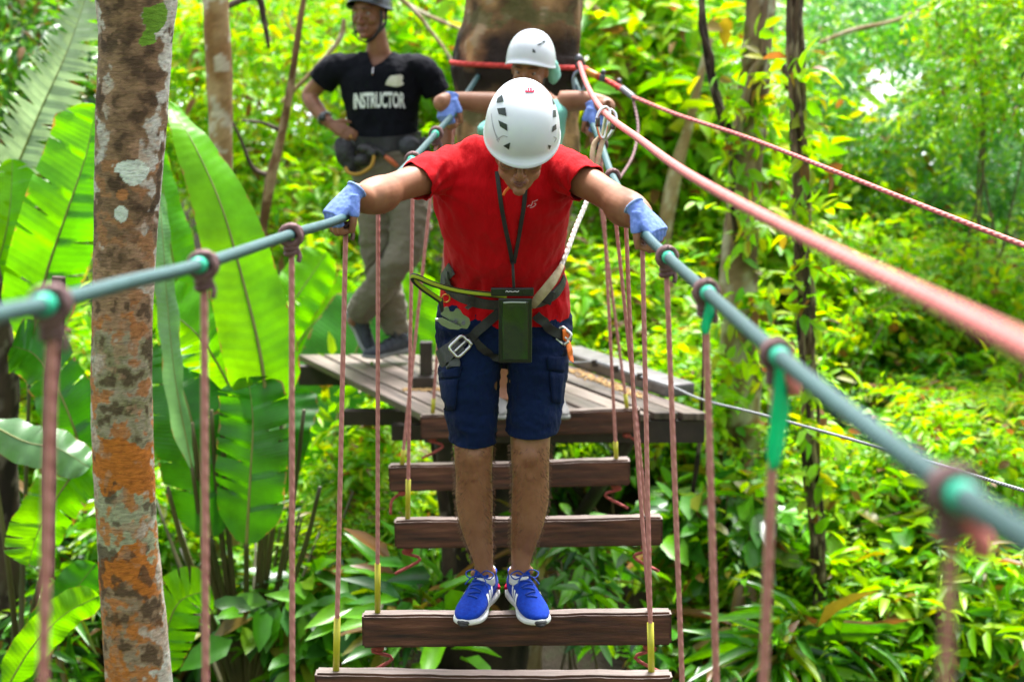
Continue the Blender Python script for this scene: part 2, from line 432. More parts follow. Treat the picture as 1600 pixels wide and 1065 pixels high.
# ---------------------------------------------------------------- bridge planks
def plank(l, r, Y, label, h=.11, d=.062):
    A = at(l[0], l[1], Y); B = at(r[0], r[1], Y); c = (A+B)/2; L = (B-A).length
    ang = math.atan2(B.z-A.z, B.x-A.x); M = Matrix.Rotation(-ang, 4, 'Y')
    bm = bmesh.new(); nseg = 24
    bm = bmesh.new(); bmesh.ops.create_cube(bm, size=1.0)
    for q in bm.verts: q.co = Vector((q.co.x*L, q.co.y*d, q.co.z*h))
    bmesh.ops.bevel(bm, geom=list(bm.edges), offset=.007, segments=2, affect='EDGES')
    for k in range(1, 60):
        bmesh.ops.bisect_plane(bm, geom=list(bm.verts)+list(bm.edges)+list(bm.faces), plane_co=(-L/2+L*k/60, 0, 0), plane_no=(1, 0, 0))
    for zz in (-.03, -.01, .01, .03): bmesh.ops.bisect_plane(bm, geom=list(bm.verts)+list(bm.edges)+list(bm.faces), plane_co=(0, 0, zz), plane_no=(0, 0, 1))
    sd = Y*3.7
    for q in bm.verts:
        n_ = noise.noise(Vector((q.co.x*9+sd, q.co.y*30, q.co.z*30)))+.6*noise.noise(Vector((q.co.x*30+sd, q.co.y*60, q.co.z*50)))
        q.co.y += .0016*n_; q.co.z += .0022*n_-(.004*math.exp(-((q.co.x)/.22)**2) if q.co.z > h*.4 else 0)
    mb = MB(); mb.bm(bm)
    me = mb.mesh('bridge_plank', False)
    off = c+Vector((0, d/2, -h/2))
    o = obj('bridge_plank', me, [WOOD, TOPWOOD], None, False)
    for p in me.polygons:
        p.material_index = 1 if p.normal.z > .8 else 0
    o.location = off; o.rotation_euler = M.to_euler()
    return tag(o, label, 'plank', 'planks of the swinging bridge')
PL = [((657, 649), (1001, 638), 7.86, 'farthest brown bridge plank, against the front edge of the deck'),
      ((607, 728), (985, 718), 7.18, 'second bridge plank from the deck, behind the knees of the man in red'),
      ((616, 813), (1036, 808), 6.46, 'bridge plank just behind the shins of the man in red'),
      ((565, 961), (1050, 957), 5.57, 'brown bridge plank under the blue shoes of the man in red'),
      ((491, 1052), (1051, 1056), 4.86, 'nearest bridge plank, cut by the bottom edge of the photo')]
for (l, r, Y, lab) in PL: plank(l, r, Y, lab)

# ---------------------------------------------------------------- ropes
LR = [(-60, 505, 1.9), (0, 490, 2.15), (80, 473, 2.4), (200, 441, 2.85), (318, 412, 3.35), (455, 366, 4.2), (540, 338, 4.9), (597, 296, 5.7), (648, 245, 6.5), (684, 205, 7.2), (708, 177, 7.75), (748, 118, 8.6)]
RR = [(1700, 905, 1.2), (1600, 838, 1.38), (1490, 765, 1.66), (1340, 655, 2.1), (1213, 552, 2.75), (1103, 455, 3.6), (1042, 400, 4.35), (1003, 357, 4.95), (957, 275, 6.3), (938, 222, 7.15), (924, 190, 7.75), (895, 120, 8.7)]
LRp = [at(*q) for q in LR]; RRp = [at(*q) for q in RR]
def rope(name, pts, r, mat, label, cat, group=None, seg=12, n=None, parent=None):
    mb = MB().tube(pts, r, seg, n=n or len(pts)*8); o = obj(name, mb, mat, parent)
    if label: tag(o, label, cat, group)
    return o
rope('handrail_rope', LRp, .0122, TEAL, 'teal handrail rope on the left, held in the gloved hand over the lichen trunk', 'rope', 'teal handrail ropes')
rope('handrail_rope', RRp, .0132, TEAL, 'teal handrail rope on the right with the hanging green tapes', 'rope', 'teal handrail ropes')
S1 = [(905, 98, 8.5), (918, 135, 7.4), (945, 176, 6.1), (1000, 218, 5.0), (1060, 262, 4.15), (1150, 315, 3.35), (1300, 392, 2.5), (1450, 465, 1.9), (1600, 540, 1.42), (1700, 590, 1.2)]
rope('safety_rope', [at(*q) for q in S1], .0108, PINKL, 'thick pink safety rope sweeping to the right edge, holding the steel carabiners', 'rope', 'pink safety ropes')
S2 = [(990, 152, 8.2), (1060, 180, 7.8), (1170, 216, 7.2), (1300, 266, 6.4), (1450, 325, 5.7), (1600, 383, 5.1), (1700, 420, 4.7)]
rope('safety_rope', [at(*q) for q in S2], .0085, PINKL, 'thin pink rope running to the right from the red sleeved rope on the tree', 'rope', 'pink safety ropes')
S3 = [(845, 552, 8.9), (895, 566, 8.8), (935, 566, 8.6), (1000, 588, 8.3), (1050, 604, 8.0), (1100, 625, 7.5), (1200, 650, 6.9), (1400, 706, 6.0), (1600, 766, 5.3), (1700, 796, 5.0)]
o = rope('steel_cable', [at(*q) for q in S3], .0055, CABLE, 'grey steel cable running right from the deck below the handrail', 'cable')
mb = MB()
for (x, y, Y) in ((929, 567, 8.62), (962, 576, 8.45), (1000, 588, 8.3)):
    mb = MB(); mb.box(at(x, y, Y), (.03, .02, .035), bev=.004); obj('clamp', mb, DARKWOOD, o)
# red sleeved rope round the tree and its shackles
rs = thing('anchor_rope', 'red sleeved anchor rope round the big tree, with steel clamps', 'rope', at(900, 105, 8.6))
tp = []
for k in range(0, 13):
    th = math.radians(195+k*(345-195)/12)
    zz = at(800, 99, 8.5).z
    tp.append(Vector((TREE.x+.335*math.cos(th), TREE.y+.335*math.sin(th), zz-.006*k*.4)))
tp = tp+[at(925, 116, 8.5), at(955, 130, 8.4), at(985, 148, 8.25)]
obj('red_rope', MB().tube(tp, .013, 12, n=90), REDROPE, rs)
DST = M_basic('dull_steel', [(.3, (.06, .06, .07)), (.7, (.16, .16, .18))], 30, .45, .1, 50, metal=.7)
for (x, y) in ((941, 116), (966, 130)):
    p = at(x, y+6, 8.42); mb = MB(); mb.box(p, (.028, .03, .034), bev=.006); mb.sphere(p+Vector((.004, 0, .028)), .013, seg=10, rings=6); obj('clamp', mb, DST, rs)
mb = MB()
p = at(904, 92, 8.48); mb.sphere(p, .022, seg=10, rings=6); mb.sphere(p+Vector((0, 0, -.03)), .018, seg=10, rings=6)
obj('shackle', mb, DST, rs)
obj('orange_sleeve', MB().tube([at(918, 112, 8.49), at(935, 120, 8.45)], .017, 12), M_basic('orange_sleeve', [(.3, (.5, .12, .01)), (.7, (.65, .3, .02))], 20, .5, .1, 40), rs)
obj('grey_sleeve', MB().tube([at(972, 138, 8.3), at(992, 154, 8.2)], .014, 12), M_basic('grey_sleeve', [(.3, (.1, .1, .12)), (.7, (.2, .2, .22))], 20, .5, .1, 40), rs)
# carabiner hanging by the anchor rope (purple-grey + orange)
hc = thing('spare_carabiner', 'grey carabiner with orange gate hanging from the anchor rope at the tree', 'carabiner', at(905, 120, 8.4))
def ring_pts(c, rx, rz, M=None, n=16, pear=.0):
    out = []
    for k in range(n):
        th = 2*math.pi*k/n; w = 1+pear*math.sin(th)
        p = Vector((rx*w*math.cos(th), 0, rz*math.sin(th)))
        out.append(Vector(c)+((M.to_3x3() @ p) if M else p))
    return out
obj('ring', MB().tube(ring_pts(at(905, 130, 8.4), .028, .055, pear=.2), .0075, 8, closed=True), M_basic('violet_grey_metal', [(.5, (.2, .21, .27))], 1, .35, 0, metal=.6), hc)
obj('gate', MB().tube([at(901, 140, 8.4), at(903, 152, 8.4)], .011, 8), M_basic('orange_anodised', [(.5, (.6, .16, .01))], 1, .4, 0), hc)
# loop rope hanging from the sleeve end
rope('hanging_rope', [at(990, 156, 8.2), at(997, 200, 8.0), at(990, 240, 7.8), at(975, 268, 7.6), at(958, 290, 7.4), at(945, 302, 7.3)], .0065, KNOT,
     'thin brown rope curving down from the anchor rope beside the carabiners', 'rope')

def rail_at(P, Y):
    for a, b in zip(P[:-1], P[1:]):
        if (a.y-Y)*(b.y-Y) <= 0:
            t = (Y-a.y)/(b.y-a.y); return a.lerp(b, t), (b-a).normalized()
    return P[0], (P[1]-P[0]).normalized()
# dense resample of the rails so knots sit on the curve
def dense(P): return [Vector(p) for p in catmull(np.array([tuple(p) for p in P]), len(P)*8)]
LRd, RRd = dense(LRp), dense(RRp)
def susp(rail, Y, bot, label, group, sleeve=None, tape=True, hang=None, tail=True, fat=1.0, r=.0068, bend=0.0):
    c, t = rail_at(rail, Y)
    root = thing('suspension_rope', label, 'rope', c, group)
    side = Vector((0, 0, 1)); up = (side-t*side.dot(t)).normalized(); lat = t.cross(up)
    mb = MB(); rr = .021*fat; tr = .0085*fat
    for k, off in enumerate((-.011, .006)):
        pts = []
        for j in range(14):
            th = 2*math.pi*j/14+.5*k
            pts.append(c+t*(off+.004*math.sin(th))+up*(rr*math.cos(th)-.002)+lat*rr*math.sin(th))
        mb.tube(pts, tr, 8, closed=True)
    d = Vector((0, 0, -1))
    k0 = c+d*.03*fat
    for j in range(2):
        pts = []
        for q in range(10):
            th = 2*math.pi*q/10; pts.append(k0+d*(.012*j)+Vector((.012*fat*math.cos(th), .012*fat*math.sin(th), .004*math.sin(th+1))))
        mb.tube(pts, .0075*fat, 8, closed=True)
    mb.tube([k0+Vector((.008, 0, .004)), k0+Vector((.02, -.01, -.018)), k0+Vector((.017, -.014, -.034))], .0058, 8)
    obj('knot', mb, KNOT, root)
    B = at(*bot) if not isinstance(bot, Vector) else bot
    mid = (k0+B)/2+Vector((bend, 0, 0))
    obj('rope', MB().tube([k0+d*.012, mid, B], r, 10, n=24), PINK, root)
    if tape:
        obj('green_tape', MB().tube([c-t*.062, c-t*.058, c-t*.03, c-t*.022], [.0125, .0155, .0165, .0145], 12, smooth=False), GTAPE, root)
    if hang:
        L, w, ty = hang; mbt = MB(); n = 14; V = []; Fc = []
        for i in range(n):
            u = i/(n-1); ww = w*(.35+.65*min(1, u*2.2))*(1-.45*max(0, (u-.85)/.15))
            cx = c+t*(-.03)+Vector((.004*math.sin(5*u), .006*math.sin(3*u+1), -u*L-.008))
            for sx in (-.5, 0, .5):
                V.append(cx+Vector((ww*sx*math.cos(.5*u), ww*sx*math.sin(.5+u), 0))+Vector((0, .003*abs(sx), 0)))
        for i in range(n-1):
            for k in (0, 1): Fc.append((i*3+k, i*3+k+1, (i+1)*3+k+1, (i+1)*3+k))
        me = MB().add([tuple(v) for v in V], Fc).mesh('t')
        oo = obj('hanging_tape', me, GTAPE2, root)
        md = oo.modifiers.new('s', 'SOLIDIFY'); md.thickness = .0012
    if sleeve:
        a = at(*sleeve) if not isinstance(sleeve, Vector) else sleeve
        a2 = k0.lerp(B, (k0.z-a.z)/(k0.z-B.z)); obj('yellow_sleeve', MB().tube([a2, B], .0098, 12, smooth=False), YELLOW, root)
    if tail:
        e = B+Vector((0, .02, -.12)); mb = MB(); s_ = 1 if B.x > 0 else -1
        mb.sphere(e, (.02, .018, .015), seg=10, rings=8)
        mb.tube([e, e+Vector((-.02*s_*-1, -.005, -.01)), e+Vector((s_*.045*(-1 if random.random() < .5 else 1), -.01, -.035)), e+Vector((s_*.05, -.015, -.09))], .006, 8)
        obj('tail_knot', mb, TAILM, root)
    return root
TAILM = M_rope('faded_red_rope', (.2, .025, .025), (.42, .08, .07), 60)
GTAPE2 = M_leaf('green_plastic_tape', [(.0, .5, .26), (.0, .58, .3)], .45, .35, .5, tcol=1.4)
GL = 'suspension ropes of the left handrail'; GR = 'suspension ropes of the right handrail'
susp(LRd, 2.4, (64, 1180, 2.4), 'blurred pink suspension rope nearest the left edge of the photo', GL, fat=1.0, r=.008, tail=False)
susp(LRd, 3.35, (322, 1250, 3.35), 'pink suspension rope in front of the big banana leaf', GL, r=.0072, tail=False)
susp(LRd, 4.2, (457, 1200, 4.2), 'pink suspension rope left of the deck corner, knot bare of green tape', GL, tape=False, tail=False)
susp(LRd, 4.9, (525, 1055, 4.89), 'pink suspension rope under the left gloved hand, down to the nearest plank', GL, sleeve=(526, 965, 4.89), tape=False)
susp(LRd, 5.6, (590, 959, 5.6), 'pink suspension rope ending in a yellow sleeve beside the blue shoes plank', GL, sleeve=(592, 880, 5.6))
susp(LRd, 6.45, (637, 812, 6.49), 'pink suspension rope from under the red left sleeve to the shin plank', GL, sleeve=(638, 748, 6.49))
susp(LRd, 7.15, (628, 727, 7.2), 'pink suspension rope down to the left end of the second plank from the deck', GL, sleeve=(631, 702, 7.2))
susp(LRd, 7.8, (676, 645, 7.88), 'faint pink suspension rope to the left end of the deck edge plank', GL, sleeve=(677, 622, 7.88))
susp(RRd, 1.66, (1470, 1250, 1.7), 'blurred dark suspension rope nearest the right edge with a pink knot tail', GR, fat=.95, r=.0065, tail=False)
susp(RRd, 2.75, (1188, 1200, 2.8), 'pink suspension rope with the long wide green tape hanging over it', GR, fat=.95, r=.0085, hang=(.17, .034, 0), tail=False)
susp(RRd, 3.6, (1123, 1200, 3.65), 'pink suspension rope with the small green tape hanging over it', GR, hang=(.075, .024, 0), tail=False, r=.0075)
susp(RRd, 4.35, (1071, 1200, 4.4), 'pink suspension rope just right of the gloved hand, with taped knot', GR, tail=False)
susp(RRd, 4.93, (1018, 1062, 4.9), 'pink suspension rope under the right gloved hand, with the longest yellow sleeve', GR, sleeve=(1018, 973, 4.9), tape=True)
susp(RRd, 5.6, (1015, 957, 5.6), 'pink suspension rope reaching the right end of the blue shoes plank', GR, tape=False, bend=-.01)
susp(RRd, 6.3, (1010, 808, 6.49), 'pink suspension rope slanting to the right end of the shin plank', GR, tape=False)
susp(RRd, 7.1, (963, 717, 7.21), 'pink suspension rope with short yellow sleeve on the second plank from the deck', GR, sleeve=(963, 690, 7.2), tape=False)
susp(RRd, 7.8, (980, 640, 7.89), 'pink suspension rope with short yellow sleeve on the deck edge plank', GR, sleeve=(980, 615, 7.89), tape=False)
for Y, nm in ((1.66, 0), (2.75, 1)):
    c, t = rail_at(RRd, Y); ro = [o for o in C.objects if o.name.startswith('suspension_rope') and (o.location-c).length < .02][0]
    obj('loose_end', MB().tube([c+Vector((0, 0, -.02)), c+Vector((.012, -.01, -.028)), c+Vector((.026, -.012, -.048)), c+Vector((.027, -.01, -.062))], [.008, .0095, .011, .0115], 10, n=16), PINKL, ro)
# ---------------------------------------------------------------- trees
def fbm(x, y, z, s=1.0, o=4):
    return noise.fractal(Vector((x*s, y*s, z*s)), 1.0, 2.0, o)
def trunk_mesh(pts, rads, seg, n, colfun=None, rough=.01, freq=6, lump=0.0):
    P = catmull(np.hstack([np.array([tuple(p) for p in pts]), np.array(rads)[:, None]]), n)
    V = []; col = []; Fc = []; UV = []
    for i in range(n):
        c = P[i, :3]; r = P[i, 3]; t = P[min(i+1, n-1), :3]-P[max(i-1, 0), :3]
        t = Vector(t).normalized(); a = (Vector((1, 0, 0))-t*t.x).normalized(); b = t.cross(a)
        for j in range(seg):
            th = 2*math.pi*j/seg; d = a*math.cos(th)+b*math.sin(th)
            q = Vector(c)+d*r
            k = 1+rough/max(r, .01)*fbm(q.x, q.y, q.z*.6, freq, 3)+lump*fbm(q.x, q.y, q.z, 2.2, 2)
            q = Vector(c)+d*(r*k); V.append(tuple(q)); UV.append((j/seg, i/n))
            if colfun: col.append(colfun(th, q, i/(n-1)))
    for i in range(n-1):
        for j in range(seg): Fc.append((i*seg+j, i*seg+(j+1) % seg, (i+1)*seg+(j+1) % seg, (i+1)*seg+j))
    Fc.append(tuple(range(seg))[::-1]); Fc.append(tuple((n-1)*seg+j for j in range(seg)))
    me = MB().add(V, Fc, UV).mesh('trunk')
    if colfun: set_vcol(me, np.array(col))
    return me
def lerp3(a, b, t):
    t = max(0, min(1, t)); return tuple(a[i]*(1-t)+b[i]*t for i in range(3))
WHITE = (.52, .52, .47); GREYB = (.36, .31, .23); DKB = (.075, .045, .024); BRN = (.25, .155, .085); ORA = (.45, .145, .02)
PINKB = (.38, .23, .14); OLIVE = (.2, .19, .09); GREENM = (.13, .28, .02); PALEG = (.33, .34, .22)
def soft(v, t, w=.11): return max(0.0, min(1.0, (v-t)/w+.5))
def lichen_col(th, q, u):
    # photo row and column of this spot of bark (for the place of each patch on the trunk)
    d = q-CAM; py = 532.5-F*((d.z*_cp+d.y*_sp)/(d.y*_cp-d.z*_sp)); px = 800+F*d.x/(d.y*_cp-d.z*_sp)
    n1 = fbm(q.x, q.y, q.z, 7, 5); n2 = fbm(q.x+9, q.y, q.z*1.0, 14, 5); n3 = fbm(q.x, q.y+5, q.z*3, 40, 3); n4 = fbm(q.x+3, q.y+7, q.z, 24, 4)
    pyn = py+n1*45
    if pyn < 120: c = lerp3(DKB, BRN, .5+n2*1.2)
    elif pyn < 380: c = lerp3(DKB, BRN, .7+n2)
    elif pyn < 520: c = lerp3(BRN, PINKB, .4+n2*1.3)
    elif pyn < 690: c = lerp3(OLIVE, GREYB, .5+n2*1.5)
    elif pyn < 775: c = ORA
    elif pyn < 870: c = PALEG
    elif pyn < 905: c = ORA
    else: c = lerp3(BRN, GREYB, .3+n2*1.5)
    back = (math.sin(th) > 0.05)
    xx = px-(192 if py > 300 else 205)
    # orange spots elsewhere
    if 470 < py < 1100: c = lerp3(c, ORA, .8*soft(n2+.4*n4, .16+(.12 if py < 690 else 0)))
    if py > 880: c = lerp3(c, ORA, .75*soft(n1, .1))
    if 250 < py < 620: c = lerp3(c, (.33, .15, .06), .7*soft(n2, .25))
    # dark blots
    c = lerp3(c, DKB, .8*soft(-n2-.35*n1, .30 if not (690 < pyn < 775) else .45))
    if 300 < py < 420 and n1 > .1: c = lerp3(c, DKB, .5)
    # grey white crust, mostly along the sides
    edge = abs(xx)/50
    c = lerp3(c, WHITE, soft(n1*.8+n2*.45+n4*.18+edge*.62+(.36 if (xx > 12 and py < 330) else 0), .80)*(.8+n4*.4))
    c = lerp3(c, PINKB, .55*soft(n4*.5+n1, .38))
    # moss top, two white lichen discs
    if math.hypot(px-246, (py-26)) < 20+n2*14 or math.hypot(px-230, py-62) < 11+n2*10: c = GREENM
    if math.hypot((px-206)*.85, py-268) < 20+n2*6: c = (.6, .68, .6)
    if math.hypot(px-189, (py-333)*.9) < 10.5+n2*5: c = (.6, .68, .6)
    if math.hypot(px-191, py-304) < 10+n2*4 : c = (.4, .17, .06)
    k = 1+.35*n3
    if math.sin(q.z*230+n1*9) > .93 : k *= .72
    return tuple(max(0, v*k) for v in c)
BARKV = M_vcol('lichen_bark', .8, .9, 34, bmap=(1, 1, 4), bdist=.006)
tY = 6.2
pts = [(213, -70, 128), (213, 0, 124), (212, 60, 112), (207, 150, 112), (203, 230, 108), (198, 320, 101), (194, 420, 96), (191, 500, 94), (190, 620, 96), (193, 720, 97), (198, 820, 96), (204, 900, 100), (212, 1000, 104), (218, 1090, 108), (222, 1250, 116), (226, 1500, 135), (228, 1850, 170)]
me = trunk_mesh([at(x, y, tY) for x, y, w in pts][::-1], [mpx(w/2, tY) for x, y, w in pts][::-1], 150, 760, lichen_col, .0022, 25, .02)
TR = thing('lichen_tree', 'foreground trunk with orange, white and green lichen blotches on the left', 'tree', (at(228, 1850, tY).x, tY, .1))
obj('trunk', me, BARKV, TR)

def bark_fun(c1, c2, c3, f1=6, f2=18, zs=.4, th3=.2):
    def fn(th, q, u):
        n1 = fbm(q.x, q.y, q.z*zs, f1, 4); n2 = fbm(q.x+4, q.y, q.z*zs, f2, 4)
        c = lerp3(c1, c2, .5+n1*1.6)
        if n2 > th3: c = lerp3(c, c3, min(1, (n2-th3)*8))
        k = 1+.3*fbm(q.x, q.y, q.z, 60, 2)
        return tuple(max(0, v*k) for v in c)
    return fn
# the big platform tree
def big_col(th, q, u):
    z = q.z; zs = at(800, 95, 8.55).z
    n1 = fbm(q.x, q.y, z, 4, 5); n2 = fbm(q.x, q.y+2, z*.5, 12, 5)
    c = lerp3((.07, .04, .018), (.38, .21, .09), .55+n1*1.0+n2*.8)
    if n2 > .2: c = lerp3(c, (.33, .25, .17), .6)
    if n1 < -.2: c = lerp3(c, (.1, .09, .03), .7)
    dz = (z-zs+.05)/.15+n1*1.0
    if abs(dz) < 1.1: c = lerp3((.018, .009, .006), lerp3(c, (.2, .07, .03), .5), (abs(dz)-.5)*1.6)
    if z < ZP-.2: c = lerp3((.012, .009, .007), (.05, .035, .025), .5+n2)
    return c
BT = thing('big_tree', 'massive brown trunk with a dark scar band rising through the deck', 'tree', (TREE.x, TREE.y, .8))
tp = [(-.22, .5, .28), (-.2, 1.4, .25), (-.1, 2.3, .25), (-.04, 2.75, .235), (-.02, 3.2, .235), (-.01, 3.6, .255), (0, 3.9, .285), (0, 4.15, .3), (.0, 4.36, .315), (.0, 4.46, .335), (.0, 4.54, .31), (.02, 4.66, .285), (.03, 4.9, .275), (.04, 6.0, .26), (.05, 8.5, .22), (.1, 11, .15)]
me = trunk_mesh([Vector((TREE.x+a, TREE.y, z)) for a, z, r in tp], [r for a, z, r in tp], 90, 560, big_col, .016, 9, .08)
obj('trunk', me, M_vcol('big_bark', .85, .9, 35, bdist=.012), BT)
# other trunks: (label, kind, photo points with width, Y, cols)
LIGHTB = bark_fun((.10, .06, .03), (.27, .19, .11), (.40, .36, .28), 7, 13)
VINEB = bark_fun((.03, .018, .012), (.15, .10, .06), (.26, .2, .13), 9, 22)
TANB = bark_fun((.22, .11, .04), (.4, .26, .13), (.5, .42, .32), 7, 14, .8, .25)
DARKB = bark_fun((.018, .011, .008), (.07, .045, .03), (.13, .1, .08), 8, 25)
PALEB = bark_fun((.25, .16, .08), (.38, .27, .16), (.45, .38, .28))
BARK2 = M_vcol('bark', .85, .8, 50, bmap=(1, 1, .4), bdist=.006)
def wood(name, label, cat, pts, Y, fun, group=None, seg=20, n=None, root=True, rough=.006, lump=.1, parent=None, part='trunk'):
    n = n or max(40, int(sum(math.hypot(a[0]-b[0], a[1]-b[1]) for a, b in zip(pts, pts[1:]))/7))
    Ys = [Y if not isinstance(Y, tuple) else Y[0]+(Y[1]-Y[0])*i/(len(pts)-1) for i in range(len(pts))]
    P = [at(p[0], p[1], y) for p, y in zip(pts, Ys)]; R = [mpx(p[2]/2, y) for p, y in zip(pts, Ys)]
    me = trunk_mesh(P, R, seg, n, fun, rough*min(1, R[0]/.05), 12, lump)
    if parent is not None: return obj(part, me, BARK2, parent)
    low = min(P, key=lambda p: p.z)
    T = thing(name, label, cat, (low.x, low.y, low.z), group); obj(part, me, BARK2, T); return T
T2 = wood('slender_tree', 'straight tan mottled trunk behind the top of the big banana leaf', 'tree',
     [(335, -60, 40), (337, 0, 38), (341, 90, 40), (344, 180, 38), (345, 300, 36), (348, 500, 38), (352, 750, 42), (355, 1010, 46)], 9.3, TANB, rough=.004)
T3 = wood('sapling', 'thin brown bent sapling between the tan trunk and the instructor', 'tree',
     [(478, -20, 8), (468, 40, 10), (455, 130, 11), (440, 210, 13), (424, 275, 16), (412, 350, 14), (404, 450, 13), (400, 620, 14), (398, 800, 15)], 10, bark_fun((.1, .05, .02), (.22, .12, .06), (.3, .2, .12)), seg=12)
wood('', '', '', [(424, 275, 10), (395, 262, 7), (375, 215, 5), (360, 185, 4)], 10, DARKB, seg=8, parent=T3, part='branch')
wood('', '', '', [(440, 205, 8), (410, 192, 5), (378, 188, 4)], 10, DARKB, seg=8, parent=T3, part='branch')
T5 = wood('mottled_tree', 'pale mottled trunk standing right of the deck behind the ropes', 'tree',
     [(1190, -40, 44), (1185, 60, 46), (1172, 200, 50), (1160, 330, 54), (1154, 440, 60), (1158, 560, 62), (1160, 680, 60), (1157, 790, 62), (1157, 900, 66), (1158, 1010, 72)], 9.9, LIGHTB, rough=.01)
T6 = wood('vine_wrapped_tree', 'dark trunk wrapped in vines, tallest right of the mottled trunk', 'tree',
     [(1240, -40, 22), (1241, 60, 24), (1245, 150, 26), (1249, 250, 27), (1252, 330, 30), (1254, 450, 26), (1262, 560, 24), (1264, 700, 26), (1272, 800, 24), (1280, 900, 24), (1284, 1000, 26)], 9.0, VINEB, rough=.016, lump=.4)
for s_ in range(3):
    wood('', '', '', [(1240+10*math.sin(k*1.1+s_*2)+k*4, -40+k*95, 7) for k in range(11)], 8.96-.03*s_, VINEB, seg=8, parent=T6, part='vine', lump=.3)
T7 = wood('twisted_liana', 'twisting bare brown liana forking above the mottled trunk', 'vine',
     [(1096, -30, 10), (1098, 30, 11), (1108, 100, 13), (1122, 160, 15), (1136, 205, 17), (1148, 240, 18), (1143, 300, 10), (1150, 380, 7)], 9.8, DARKB, seg=10, lump=.25)
wood('', '', '', [(1105, -30, 6), (1094, 40, 7), (1112, 90, 8), (1114, 140, 8), (1136, 190, 9), (1150, 235, 9)], 9.75, DARKB, seg=8, parent=T7, part='strand', lump=.2)
wood('', '', '', [(1200, -30, 7), (1195, 30, 8), (1193, 85, 11), (1175, 115, 11), (1163, 160, 11), (1155, 205, 12), (1149, 240, 12)], 9.8, bark_fun((.14, .09, .06), (.25, .17, .11), (.3, .25, .2)), seg=10, parent=T7, part='strand', lump=.2)
wood('', '', '', [(1193, 85, 9), (1213, 92, 9), (1226, 108, 10), (1232, 140, 10)], 9.75, DARKB, seg=8, parent=T7, part='strand', lump=.2)
wood('dark_tree', 'dark wet trunk at the very left edge of the photo', 'tree',
     [(-30, 380, 40), (-10, 480, 44), (5, 560, 44), (8, 700, 42), (12, 850, 44), (14, 1000, 48), (16, 1080, 50)], 8.6, DARKB, lump=.2)
wood('broken_stake', 'dark stake with broken top behind the nearest left knot', 'stake',
     [(92, 432, 22), (90, 480, 22), (84, 560, 22), (78, 640, 20), (76, 900, 20)], 7.2, DARKB, lump=.15, seg=12)
wood('pale_sapling', 'leaning pale stem behind the right forearm of the man in red', 'tree',
     [(1110, 60, 10), (1092, 130, 12), (1075, 200, 16), (1055, 270, 22), (1040, 350, 24), (1032, 430, 22), (1022, 560, 22), (1015, 800, 24)], 11.5, PALEB, seg=12)
wood('leaning_branch', 'long pale branch slanting down right of the big trunk', 'branch',
     [(905, -10, 9), (960, 45, 9), (1005, 110, 8), (1040, 175, 7), (1060, 215, 6)], 12, PALEB, 'thin pale branches in the canopy', seg=8)
wood('leaning_branch', 'pale branch from behind the carabiners running down to the right', 'branch',
     [(880, 150, 10), (960, 190, 10), (1010, 240, 8), (1050, 300, 6)], 12.5, PALEB, 'thin pale branches in the canopy', seg=8)
wood('leaning_branch', 'pale branch crossing the gap between instructor and big trunk, upper one', 'branch',
     [(600, -20, 7), (650, 15, 7), (700, 38, 6), (760, 60, 5)], 12, PALEB, 'thin pale branches in the canopy', seg=8)
wood('leaning_branch', 'pale branch slanting down beside the shoulder of the instructor', 'branch',
     [(560, -60, 8), (640, 10, 7), (670, 45, 6), (705, 95, 5), (720, 150, 5)], 11, PALEB, 'thin pale branches in the canopy', seg=8)
wood('leaning_branch', 'pale twisted branch left of the head of the instructor', 'branch',
     [(440, 160, 6), (490, 110, 7), (530, 62, 8), (538, 30, 7)], 10.5, PALEB, 'thin pale branches in the canopy', seg=8)
wood('leaning_branch', 'dark branch in the top left between the two trunks', 'branch',
     [(350, 12, 10), (400, -5, 10), (412, 30, 9), (420, 75, 5)], 10.2, DARKB, 'thin pale branches in the canopy', seg=8)
wood('leaning_branch', 'pale branch crossing the canopy at the upper right', 'branch',
     [(1280, 68, 6), (1330, 48, 7), (1400, 32, 6), (1460, 5, 5)], 12, PALEB, 'thin pale branches in the canopy', seg=8)
wood('mossy_post', 'tan mossy trunk under the bridge, right of the dark big trunk', 'tree',
     [(842, 700, 30), (838, 800, 34), (830, 900, 38), (826, 1000, 42), (824, 1100, 46)], 9.2, PALEB)
wood('vine_tangle', 'dark thin vine hanging behind the ropes right of the deck', 'vine',
     [(1105, 480, 6), (1098, 600, 6), (1092, 700, 7), (1078, 800, 8), (1070, 900, 9)], 9.4, DARKB, seg=8, lump=.2)
wood('leaning_limb', 'dark leaning limb under the bridge, left of the shins', 'branch',
     [(680, 690, 16), (690, 760, 18), (700, 840, 22), (705, 940, 28)], 8.3, DARKB, seg=12)
# ---------------------------------------------------------------- foliage
def leaf_proto(L=1.0, W=.42, fold=.12, droop=.18):
    """8 vertices, 6 faces, folded along the midrib, tip drooping; along +x"""
    y1, y2 = W*.42, W*.36
    return np.array([(0, 0, 0), (.38*L, 0, -.02), (.72*L, 0, -droop*.5), (L, 0, -droop), (.30*L, y1, fold*.8), (.68*L, y2, fold*.5-droop*.4), (.30*L, -y1, fold*.8), (.68*L, -y2, fold*.5-droop*.4)]), \
        [(0, 1, 4), (1, 2, 5, 4), (2, 3, 5), (0, 6, 1), (6, 7, 2, 1), (7, 3, 2)]
LV, LF = leaf_proto()
def rotz(a): c, s = np.cos(a), np.sin(a); return np.array([[c, -s, 0], [s, c, 0], [0, 0, 1.]])
def roty(a): c, s = np.cos(a), np.sin(a); return np.array([[c, 0, s], [0, 1, 0], [-s, 0, c]])
def rotx(a): c, s = np.cos(a), np.sin(a); return np.array([[1, 0, 0], [0, c, -s], [0, s, c]])
